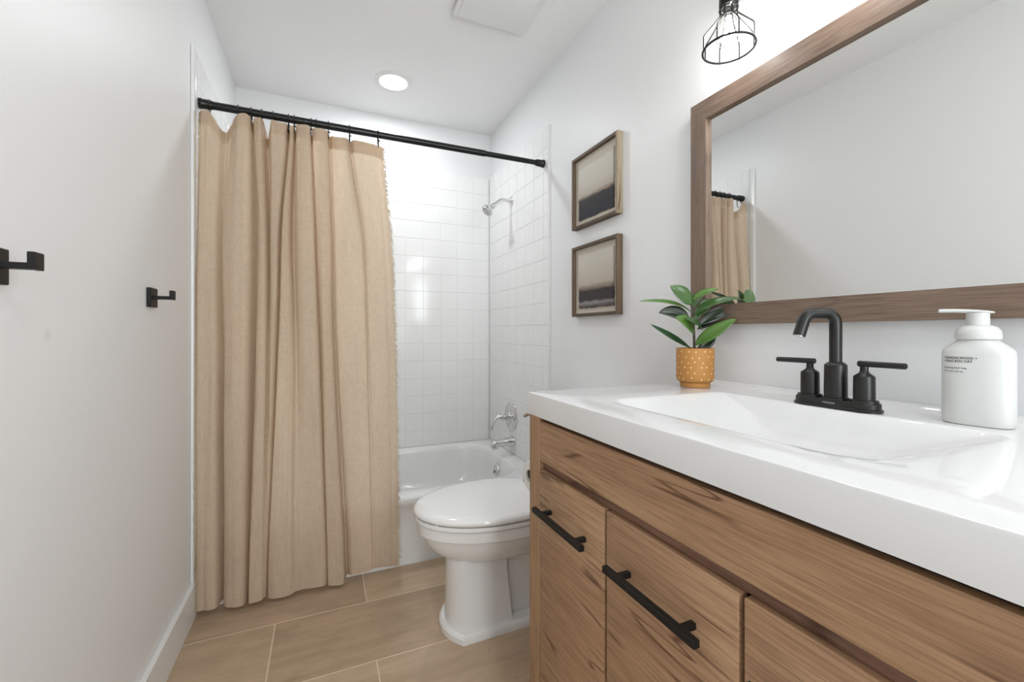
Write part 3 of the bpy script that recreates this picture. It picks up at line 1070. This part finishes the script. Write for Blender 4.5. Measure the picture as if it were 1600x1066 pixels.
loft(bm, [stadium(0.026, 0.080, ZD + 0.0002), stadium(0.0265, 0.0805, ZD + 0.005), stadium(0.0245, 0.0785, ZD + 0.0065), stadium(0.0235, 0.0775, ZD + 0.007), stadium(0.0235, 0.0775, ZD + 0.016), stadium(0.022, 0.076, ZD + 0.018)])
bp = link('base_plate', bm, M['bronze'], fa)
bm = bmesh.new()
lathe(bm, [(0.0235, 0.0165), (0.0235, 0.021), (0.020, 0.0225), (0.0195, 0.087), (0.0145, 0.092), (0.0115, 0.0935)], (FX, FY, ZD), n=36)
link('spout_base', bm, M['bronze'], fa)
bm = bmesh.new()
sd = Vector((-0.93, 0.37, 0)).normalized()      # the spout points over the basin
P0 = Vector((FX, FY, ZD))
pts = [P0 + Vector((0, 0, 0.09)), P0 + Vector((0, 0, 0.169))]
for k in range(1, 11):
    a = radians(90 * k / 10)
    pts.append(P0 + Vector((0, 0, 0.171)) + sd * 0.022 * (1 - cos(a)) + Vector((0, 0, 0.022 * sin(a))))
endp = pts[-1] + sd * 0.021
pts.append(endp)
for k in range(1, 11):
    a = radians(76 * k / 10)
    pts.append(endp + sd * 0.026 * sin(a) - Vector((0, 0, 0.026 * (1 - cos(a)))))
tdir = (pts[-1] - pts[-2]).normalized()
pts.append(pts[-1] + tdir * 0.028)
tube(bm, pts, 0.0112, 22)
spt = link('spout', bm, M['bronze'], fa, smooth=50)
bm = bmesh.new()
lathe(bm, [(0.0092, 0), (0.0092, 0.0012), (0, 0.0012)], pts[-1], tdir, 20)
link('aerator', bm, M['chrome'], spt, label='grey aerator at the spout end')
for s in (-1, 1):
    hy = FY + s * 0.051
    bm = bmesh.new()
    lathe(bm, [(0.0225, 0.016), (0.0225, 0.0225), (0.0175, 0.0235), (0.0172, 0.066), (0.0165, 0.069), (0.0085, 0.075), (0.0072, 0.078)], (FX, hy, ZD), n=32)
    hb = link('handle_base', bm, M['bronze'], fa)
    bm = bmesh.new()
    tube(bm, [(FX, hy, ZD + 0.075), (FX, hy, ZD + 0.088)], 0.0068, 16)
    hd_ = Vector((-0.10, s, 0)).normalized()
    a = Vector((FX, hy, ZD + 0.0925)) - hd_ * 0.010
    tube(bm, [a, a + hd_ * 0.0005, a + hd_ * 0.078, a + hd_ * 0.079], [0.0052, 0.0058, 0.0056, 0.005], 16)
    link('lever', bm, M['bronze'], hb)


def text_mesh(body, size, ext=0.0, spacing=1.0, sx=1.0):
    cu = bpy.data.curves.new('text', 'FONT')
    cu.body = body
    cu.size = size
    cu.space_character = spacing
    cu.resolution_u = 3
    ob = bpy.data.objects.new('text', cu)
    COL.objects.link(ob)
    dg = bpy.context.evaluated_depsgraph_get()
    me = bpy.data.meshes.new_from_object(ob.evaluated_get(dg))
    COL.objects.unlink(ob)
    bpy.data.objects.remove(ob)
    bm = bmesh.new()
    bm.from_mesh(me)
    bpy.data.meshes.remove(me)
    if ext:
        r = bmesh.ops.extrude_face_region(bm, geom=bm.faces[:])
        bmesh.ops.translate(bm, verts=[g for g in r['geom'] if isinstance(g, bmesh.types.BMVert)], vec=(0, 0, ext))
    for v in bm.verts:
        v.co.x *= sx
    return bm


bm = text_mesh('MOEN', 0.0052, 0.0002, 1.1, 1.5)
for v in bm.verts:
    x, y, z = v.co
    v.co = Vector((FX - 0.0235 - z, FY + 0.012 - x, ZD + 0.0095 + y))
link('logo', bm, M['logo'], bp, smooth=0, label='small grey maker mark')

# ------------------------------------------------------------------ soap dispenser
BXc, BYc = 1.000, 0.3505
so = thing('soap_dispenser', 'matte white foaming hand soap bottle with a pump, right of the faucet', 'soap bottle', (BXc, BYc, ZD))
BA, BB, BE = 0.0275, 0.043, 2.7     # half depth, half width
ang = radians(8)


def brot(p):
    x, y = p.x - BXc, p.y - BYc
    return Vector((BXc + x * cos(ang) - y * sin(ang), BYc + x * sin(ang) + y * cos(ang), p.z))


def bring(k, z, e_=BE, kb=None):
    return [brot(p) for p in superell(BXc, BYc, BA * k, BB * (kb or k), e_, z, 64)]


bm = bmesh.new()
loft(bm, [bring(0.90, ZD + 0.0003), bring(0.955, ZD + 0.0012), bring(0.985, ZD + 0.005), bring(1.0, ZD + 0.012), bring(1.0, ZD + 0.114), bring(0.99, ZD + 0.121), bring(0.96, ZD + 0.1245),
          bring(0.91, ZD + 0.131, 2.4, 0.82), bring(0.88, ZD + 0.1365, 2.1, 0.67), bring(0.88, ZD + 0.1390, 2.0, 0.60), bring(0.87, ZD + 0.1410, 2.0, 0.56)])
bt = link('bottle', bm, M['bottle'], so, smooth=40)
bm = bmesh.new()
lathe(bm, [(0.0255, 0.1415), (0.0275, 0.1430), (0.0278, 0.149), (0.0268, 0.156), (0.0225, 0.1625), (0.0165, 0.1650), (0.0145, 0.1655)], (BXc, BYc, ZD), n=40)
link('collar', bm, M['bottle'], so)
bm = bmesh.new()
lathe(bm, [(0.0142, 0.164), (0.0140, 0.183), (0.0145, 0.186)], (BXc, BYc, ZD), n=32)
nd = Vector((-0.50, 0.866, 0)).normalized()
nu = Vector((nd.y, -nd.x, 0))
rings = []
for t, wv, h, zz in ((-0.019, 0.004, 0.0015, 0.1775), (-0.017, 0.009, 0.0035, 0.178), (-0.010, 0.0135, 0.005, 0.1785), (0.0, 0.0145, 0.006, 0.1795), (0.012, 0.012, 0.0065, 0.1805), (0.025, 0.0085, 0.0065, 0.1815),
                      (0.040, 0.0070, 0.0065, 0.182), (0.047, 0.0065, 0.006, 0.182)):
    c0 = Vector((BXc, BYc, ZD + zz + 0.0085)) + nd * t
    rings.append([c0 + nu * wv * math.copysign(abs(cos(2 * pi * k / 20)) ** 0.8, cos(2 * pi * k / 20)) + Vector((0, 0, h * 0.5 * math.copysign(abs(sin(2 * pi * k / 20)) ** 0.8, sin(2 * pi * k / 20)))) for k in range(20)])
loft(bm, rings)
link('pump', bm, M['bottle'], so, smooth=45)
bm = bmesh.new()
for body, size, sx, z0 in (('SANDALWOOD +', 0.0058, 0.60, 0.1090), ('CRACKED OAT', 0.0058, 0.60, 0.1036), ('foaming hand soap', 0.0042, 0.60, 0.0930), ('8 FL OZ | 235 mL', 0.0037, 0.60, 0.0872)):
    t = text_mesh(body, size, 0.0, 1.08, sx * 1.35)
    bold = size > 0.005
    for dx in ((0, 0.00012, -0.00012) if bold else (0, 0.0001)):
        t2 = t.copy()
        for v in t2.verts:
            yy = 0.0350 - v.co.x + dx
            zz = z0 + v.co.y
            xx = BA * (max(0.0, 1 - abs(yy / BB) ** BE)) ** (1 / BE) + 0.00025
            v.co = brot(Vector((BXc - xx, BYc + yy, ZD + zz)))
        me = bpy.data.meshes.new('t')
        t2.to_mesh(me)
        bm.from_mesh(me)
        bpy.data.meshes.remove(me)
        t2.free()
    t.free()
link('printing', bm, M['ink'], bt, smooth=0, label='black printed lettering')

# ------------------------------------------------------------------ mirror
mi = thing('wall_mirror', 'large wall mirror in a brown wooden frame, above the sink', 'mirror', (R, 0.537, 1.079))
MZ0, MZ1, MY0, MY1 = 1.079, 1.754, 0.062, 1.012
fw, fx0, fx1 = 0.0575, R - 0.028, R - 0.0005


def mitred(side_):
    """one frame member with mitred ends"""
    o = [(MY0, MZ0), (MY1, MZ0), (MY1, MZ1), (MY0, MZ1)]
    i_ = [(MY0 + fw, MZ0 + fw), (MY1 - fw, MZ0 + fw), (MY1 - fw, MZ1 - fw), (MY0 + fw, MZ1 - fw)]
    a, b = side_, (side_ + 1) % 4
    q = [o[a], o[b], i_[b], i_[a]]
    bm = bmesh.new()
    f = [bm.verts.new((fx0, y, z)) for y, z in q]
    k = [bm.verts.new((fx1, y, z)) for y, z in q]
    bm.faces.new(f)
    bm.faces.new(k[::-1])
    for j in range(4):
        bm.faces.new((f[j], k[j], k[(j + 1) % 4], f[(j + 1) % 4]))
    es = [e_ for e_ in bm.edges if all(abs(v.co.x - fx0) < 1e-6 for v in e_.verts)]
    return bm


for sd_, nm, mm in ((0, 'frame_rail', 'walnut_h'), (1, 'frame_stile', 'walnut_v'), (2, 'frame_rail', 'walnut_h'), (3, 'frame_stile', 'walnut_v')):
    link(nm, mitred(sd_), M[mm], mi, smooth=0)
link('mirror_glass', B(R - 0.016, R - 0.012, MY0 + fw - 0.004, MY1 - fw + 0.004, MZ0 + fw - 0.004, MZ1 - fw + 0.004), M['mirror'], mi, smooth=0, label='reflecting mirror glass')
link('mirror_backing', B(R - 0.0119, R - 0.002, MY0 + fw - 0.003, MY1 - fw + 0.003, MZ0 + fw - 0.003, MZ1 - fw + 0.003), M['dark'], mi, smooth=0)

# ------------------------------------------------------------------ vanity light: three caged bulbs on a bar
LX, LZ = 0.985, 1.807
vl = thing('vanity_light', 'black wall light with caged clear bulbs, above the mirror', 'wall light', (R, 0.538, 2.02))
link('back_bar', B(R - 0.03, R - 0.0005, 0.546 - 0.34, 0.546 + 0.34, 1.99, 2.05, 0.004), M['black'], vl)
for s in (1, 0, -1):
    y = 0.546 + s * 0.275
    c = Vector((LX, y, LZ))
    bm = bmesh.new()
    tube(bm, [(R - 0.028, y, 2.02), (R - 0.06, y, 2.022), (LX + 0.03, y, 2.018), (LX + 0.008, y, 2.005), (LX, y, 1.985), (LX, y, 1.95)], 0.007, 14)
    link('lamp_arm', bm, M['black'], vl)
    bm = bmesh.new()
    lathe(bm, [(0.012, 0.178), (0.022, 0.172), (0.023, 0.155), (0.0235, 0.115), (0.0205, 0.110), (0.0155, 0.110)], c, n=28)
    sk = link('lamp_socket', bm, M['black'], vl)
    bm = bmesh.new()
    for ring_z, rad in ((0.104, 0.0215), (0.0, 0.0635)):
        tube(bm, [c + Vector((rad * cos(2 * pi * k / 40), rad * sin(2 * pi * k / 40), ring_z)) for k in range(40)], 0.0028 if rad > 0.03 else 0.0028, 8, closed=True)
    for k in range(8):
        a = 2 * pi * (k + 0.35) / 8
        d = Vector((cos(a), sin(a), 0))
        tube(bm, [c + d * 0.0215 + Vector((0, 0, 0.118)), c + d * 0.0215 + Vector((0, 0, 0.088)), c + d * 0.0235 + Vector((0, 0, 0.083)), c + d * 0.061 + Vector((0, 0, 0.040)), c + d * 0.0635 + Vector((0, 0, 0.035)), c + d * 0.0635 + Vector((0, 0, -0.003))], 0.0021, 6)
    link('wire_cage', bm, M['black'], vl)
    for a in (0.9, 4.0):      # wing screws clamping the cage
        bm = bmesh.new()
        d = Vector((cos(a), sin(a), 0))
        q = c + Vector((0, 0, 0.102))
        tube(bm, [q + d * 0.02, q + d * 0.032], 0.002, 8)
        lathe(bm, [(0, -0.001), (0.007, 0), (0.007, 0.002), (0, 0.003)], q + d * 0.036, Vector((-d.y, d.x, 0)), 12)
        link('wing_screw', bm, M['chrome'], vl)
    bm = bmesh.new()
    lathe(bm, [(0.0125, 0.110), (0.0125, 0.100), (0.016, 0.090), (0.024, 0.070), (0.0305, 0.050), (0.032, 0.036), (0.029, 0.022), (0.020, 0.012), (0.009, 0.008), (0, 0.0075)], c, n=36)
    bb = link('bulb', bm, M['glass'], vl, label='clear glass bulb')
    bm = bmesh.new()
    for k in range(6):
        a = 2 * pi * k / 6
        d = Vector((cos(a), sin(a), 0))
        tube(bm, [c + d * 0.005 + Vector((0, 0, 0.085)), c + d * 0.013 + Vector((0, 0, 0.03))], 0.0012, 6)
    link('filament', bm, M['filament'], bb)
    pl = bpy.data.lights.new('bulb_lamp', 'POINT')
    pl.energy = LAMPS['bulb']
    pl.shadow_soft_size = 0.025
    pl.color = (0.98, 0.98, 1.0)
    po = bpy.data.objects.new('bulb_lamp', pl)
    po.location = c + Vector((0, 0, 0.045))
    COL.objects.link(po)


# ------------------------------------------------------------------ framed pictures
def art(name, which):
    m = mat(name, (0.7, 0.66, 0.6), 0.85)
    tc = N(m, 'ShaderNodeTexCoord')
    mp = N(m, 'ShaderNodeMapping')
    LK(m, tc.outputs['Generated'], mp.inputs['Vector'])
    sep = N(m, 'ShaderNodeSeparateXYZ')
    LK(m, mp.outputs['Vector'], sep.inputs[0])
    mps = N(m, 'ShaderNodeMapping')
    mps.inputs['Scale'].default_value = (1, 3, 16)
    LK(m, tc.outputs['Generated'], mps.inputs['Vector'])
    n1 = nz(m, mps.outputs['Vector'], 1.6, 5, 0.65, 0.5)
    ma = N(m, 'ShaderNodeMath', operation='MULTIPLY_ADD')
    LK(m, n1, ma.inputs[0])
    ma.inputs[1].default_value = 0.10
    LK(m, sep.outputs['Z'], ma.inputs[2])
    cream = (0.66, 0.62, 0.55)
    if which == 0:
        st_ = [(0.0, (0.035, 0.036, 0.042)), (0.30, (0.045, 0.044, 0.05)), (0.40, (0.06, 0.055, 0.055)), (0.435, (0.34, 0.27, 0.21)), (0.48, (0.52, 0.47, 0.4)), (0.62, (0.62, 0.58, 0.52)), (0.95, (0.70, 0.67, 0.60)), (1.0, (0.6, 0.55, 0.48))]
    else:
        st_ = [(0.0, (0.05, 0.042, 0.042)), (0.09, (0.10, 0.085, 0.08)), (0.15, (0.30, 0.28, 0.27)), (0.19, (0.055, 0.045, 0.045)), (0.36, (0.05, 0.04, 0.042)), (0.41, (0.25, 0.19, 0.15)), (0.50, (0.55, 0.48, 0.40)), (0.95, (0.66, 0.62, 0.55))]
    r_ = ramp(m, ma.outputs[0], st_)
    n2 = nz(m, mps.outputs['Vector'], 7, 5, 0.7, 0.3)
    base(m, mix(m, 0.35, r_, ramp(m, n2, [(0.3, (0.6, 0.6, 0.6)), (0.6, (1, 1, 1))]), 'MULTIPLY'))
    bump(m, n2, 0.3, 0.001)
    return m


M['mat_board'] = mat('cream_board', (0.62, 0.565, 0.48), 0.9)
for i, (z0, z1, lab) in enumerate(((1.5225, 1.8445, 'upper of two wood-framed abstract paintings, with a blue-grey lower band'), (1.1275, 1.442, 'lower of two wood-framed abstract paintings, with a brown-black band and pale streak'))):
    y0, y1 = 1.379, 1.7155
    pf = thing('framed_painting', lab, 'painting', (R, (y0 + y1) / 2, z0), 'framed paintings on the right wall')
    fxa, fxb, t = R - 0.0275, R - 0.0005, 0.0125
    link('frame_rail', B(fxa, fxb, y0 + t, y1 - t, z1 - t, z1, 0.0008, 1), M['frame_h'], pf, smooth=0)
    link('frame_rail', B(fxa, fxb, y0 + t, y1 - t, z0, z0 + t, 0.0008, 1), M['frame_h'], pf, smooth=0)
    link('frame_stile', B(fxa, fxb, y1 - t, y1, z0, z1, 0.0008, 1), M['frame_v'], pf, smooth=0)
    link('frame_stile', B(fxa, fxb, y0, y0 + t, z0, z1, 0.0008, 1), M['frame_pale' if i == 0 else 'frame_v'], pf, smooth=0)
    link('backing_board', B(R - 0.011, R - 0.003, y0 + t, y1 - t, z0 + t, z1 - t), M['mat_board'], pf, smooth=0)
    bm = bmesh.new()
    py0, py1, pz0, pz1 = y0 + 0.038, y1 - 0.043, z0 + 0.036, z1 - 0.042
    pts = []
    K = 26
    for k in range(K):
        pts.append((py0 + (py1 - py0) * k / K, pz0))
    for k in range(K):
        pts.append((py1, pz0 + (pz1 - pz0) * k / K))
    for k in range(K):
        pts.append((py1 - (py1 - py0) * k / K, pz1))
    for k in range(K):
        pts.append((py0, pz1 - (pz1 - pz0) * k / K))
    pts = [(y + random.uniform(-0.0022, 0.0022), z + random.uniform(-0.0022, 0.0022)) for y, z in pts]
    loft(bm, [[Vector((x, y, z)) for y, z in pts] for x in (R - 0.0165, R - 0.0120)])
    link('canvas', bm, art('painting_art', i), pf, smooth=0, label='torn-edged painted paper')

# ------------------------------------------------------------------ potted plant
PXc, PYc = 0.972, 0.922
pp = thing('potted_plant', 'small rubber plant in a mustard pot with cream dots, on the vanity top', 'plant', (PXc, PYc, ZD))
bm = bmesh.new()
lathe(bm, [(0.0395, 0.0003), (0.040, 0.002), (0.040, 0.0125), (0.0385, 0.014), (0.044, 0.0145), (0.0488, 0.019), (0.0505, 0.026), (0.0505, 0.108), (0.0495, 0.1095), (0.0465, 0.1095), (0.0455, 0.107), (0.0455, 0.095)], (PXc, PYc, ZD), n=56, capends=False)
lathe(bm, [(0.0395, 0.0003), (0, 0.0003)], (PXc, PYc, ZD), n=56, capends=False)
pot = link('pot', bm, M['pot'], pp, smooth=40)
bm = bmesh.new()
rnd = random.Random(5)
rows_ = 6
for r_ in range(rows_):
    for k in range(15):
        a = 2 * pi * (k + 0.5 * (r_ % 2) + rnd.uniform(-0.22, 0.22)) / 15
        z = ZD + 0.026 + r_ * 0.0145 + rnd.uniform(-0.003, 0.003)
        d = Vector((cos(a), sin(a), 0))
        lathe(bm, [(0.0019, -0.0004), (0.0019, 0.00025), (0, 0.0004)], Vector((PXc, PYc, z)) + d * 0.0505, d, 8, capends=False)
link('painted_dots', bm, M['dots'], pot, smooth=0, label='cream painted dots')
bm = bmesh.new()
lathe(bm, [(0.0453, 0.098), (0.03, 0.100), (0, 0.101)], (PXc, PYc, ZD), n=32, capends=False)
link('soil', bm, M['soil'], pp)

FWD = Vector((sin(TH), cos(TH), 0))
RGT = Vector((cos(TH), -sin(TH), 0))
PD = PXc * sin(TH) + PYc * cos(TH)


def pw(u, v, dd=0.0):
    """point beside the plant's stem: u, v as seen from the room, dd metres behind (+) or before (-) the stem"""
    d = PD + dd
    return Vector((0, 0, CAMZ)) + (FWD + RGT * (u - 800) / 677.0 + Vector((0, 0, (520 - v) / 677.0))) * d


bm = bmesh.new()
tube(bm, [pw(1085, 545), pw(1084.5, 525), pw(1083, 500), pw(1080, 476), pw(1078, 462)], [0.0038, 0.0034, 0.003, 0.0024, 0.001], 10)
link('stem', bm, M['stem'], pp)


def leaf(b, mctl, tp, width, up, mt, fold=0.25, curl=0.0):
    bm = bmesh.new()
    n = 14
    rows = []
    mids = []
    for i in range(n + 1):
        t = i / n
        p = b * (1 - t) ** 2 + mctl * 2 * t * (1 - t) + tp * t * t
        tg = ((mctl - b) * 2 * (1 - t) + (tp - mctl) * 2 * t).normalized()
        sd2 = tg.cross(up).normalized()
        nn = sd2.cross(tg).normalized()
        if t < 0.08:
            wv = 0.0012 + width * 0.1 * (t / 0.08)
        else:
            q = (t - 0.08) / 0.92
            wv = width * 0.5 * (sin(pi * min(1, q ** 0.85)) ** 0.72) + 0.0003 + width * 0.05 * (1 - q)
        row = []
        for j in range(-3, 4):
            f = j / 3
            row.append(bm.verts.new(p + sd2 * wv * f + nn * (abs(f) * wv * fold - curl * f * f * wv)))
        rows.append(row)
        mids.append(p - nn * 0.0001)
    for a, c in zip(rows, rows[1:]):
        for j in range(6):
            bm.faces.new((a[j], a[j + 1], c[j + 1], c[j]))
    o = link('leaf', bm, M[mt], pp, smooth=60)
    s_ = o.modifiers.new('thickness', 'SOLIDIFY')
    s_.thickness = 0.0008
    bm = bmesh.new()
    tube(bm, mids, [0.0011 * (1 - 0.75 * i / n) for i in range(n + 1)], 6)
    link('midrib', bm, M['vein'] if mt != 'leaf_dark' else M['stem'], o)
    return o


UP = Vector((0, 0, 1))
TC = -FWD      # towards the room
LEAVES = [
    # base, control, tip (u, v, depth), width, facing, material
    ((1082, 475, 0), (1068, 462, -0.02), (1047, 447, -0.015), 0.047, TC * 0.9 + UP * 0.45, 'leaf'),
    ((1079, 487, 0), (1055, 468, -0.02), (999, 471, -0.02), 0.019, UP * 0.75 + TC * 0.55, 'leaf_bright'),
    ((1078, 503, 0), (1060, 484, -0.01), (1029, 489, -0.02), 0.040, TC * 0.9 + UP * 0.4 + RGT * 0.1, 'leaf_dark'),
    ((1079, 544, 0), (1052, 528, -0.02), (1016, 507, -0.03), 0.019, UP * 0.5 + TC * 0.75, 'leaf'),
    ((1084, 524, 0), (1080, 505, -0.05), (1055, 496, -0.055), 0.043, TC * 0.85 + UP * 0.5, 'leaf_bright'),
    ((1097, 516, -0.02), (1092, 502, -0.045), (1070, 498, -0.05), 0.024, TC * 0.7 + UP * 0.6, 'leaf'),
    ((1084, 541, 0), (1112, 520, -0.03), (1151, 498, -0.04), 0.036, TC * 0.75 + UP * 0.65, 'leaf_bright'),
    ((1090, 544, 0), (1108, 538, -0.01), (1116, 516, 0.0), 0.032, TC * 0.8 + RGT * -0.3, 'leaf_dark'),
    ((1091, 509, 0), (1115, 488, 0.0), (1160, 480, 0.01), 0.034, TC * 0.8 + UP * 0.5, 'leaf_dark'),
    ((1084, 492, 0), (1108, 468, -0.02), (1161, 466, -0.03), 0.030, UP * 0.8 + TC * 0.55, 'leaf'),
    ((1083, 469, 0), (1098, 455, -0.01), (1123, 452, -0.015), 0.022, UP * 0.7 + TC * 0.6, 'leaf_bright'),
    ((1086, 500, 0), (1098, 470, 0.02), (1118, 473, 0.03), 0.030, TC * 0.8 + UP * 0.3, 'leaf'),
    ((1086, 505, 0.0), (1100, 480, 0.03), (1122, 460, 0.06), 0.034, UP * 0.8 + RGT * -0.3, 'leaf'),
    ((1084, 480, 0.0), (1085, 462, 0.04), (1100, 455, 0.075), 0.036, UP * 0.9, 'leaf'),
    ((1090, 515, 0.0), (1110, 505, 0.02), (1136, 495, 0.05), 0.034, UP * 0.8 + TC * 0.3, 'leaf_dark'),
    ((1081, 462, 0), (1083, 450, 0.01), (1094, 440, 0.02), 0.014, TC, 'leaf_bright')][:-1]
for bq, cq, tq, wd, up_, mt in LEAVES:
    leaf(pw(*bq), pw(*cq), pw(*tq), wd, up_.normalized(), mt)

# ------------------------------------------------------------------ toilet paper on the end of the vanity
tp = thing('toilet_paper', 'white toilet paper roll just visible beyond the end of the vanity', 'toilet paper', (0.52, 1.077, 0.6585))
bm = bmesh.new()
lathe(bm, [(0.018, 0), (0.0395, 0), (0.041, 0.0015), (0.041, 0.0985), (0.0395, 0.1), (0.018, 0.1)] + [(0.018, 0.1 - 0.01 * k) for k in range(1, 11)], (0.522, 1.077, 0.6585), (1, 0, 0), 48, capends=False)
rol = link('roll', bm, M['paper'], tp)
bm = bmesh.new()
loft(bm, [[Vector((x, 1.077 + 0.0412, 0.6585)), Vector((x, 1.077 + 0.0420, 0.655)), Vector((x, 1.077 + 0.0415, 0.628)), Vector((x, 1.077 + 0.0410, 0.628)), Vector((x, 1.077 + 0.0412, 0.655)), Vector((x, 1.077 + 0.0405, 0.6585))] for x in (0.523, 0.621)])
link('loose_sheet', bm, M['paper'], rol)
th_ = thing('paper_holder', 'black toilet paper holder on the far end of the vanity', 'holder', (0.57, VY1, 0.664))
bm = bmesh.new()
tube(bm, [(0.5235 + 0.1165 * k / 12, 1.077, 0.664) for k in range(13)], 0.0125, 20)
link('spindle', bm, M['black'], th_)
bm = bmesh.new()
tube(bm, [(0.64, 1.077, 0.664), (0.64, 1.06, 0.664), (0.64, VY1, 0.664)], 0.006, 12)
link('holder_arm', bm, M['black'], th_)
bm = bmesh.new()
lathe(bm, [(0.022, 0), (0.022, 0.006), (0, 0.006)], (0.64, VY1 + 0.0003, 0.664), (0, 1, 0), 24)
link('mount', bm, M['black'], th_)
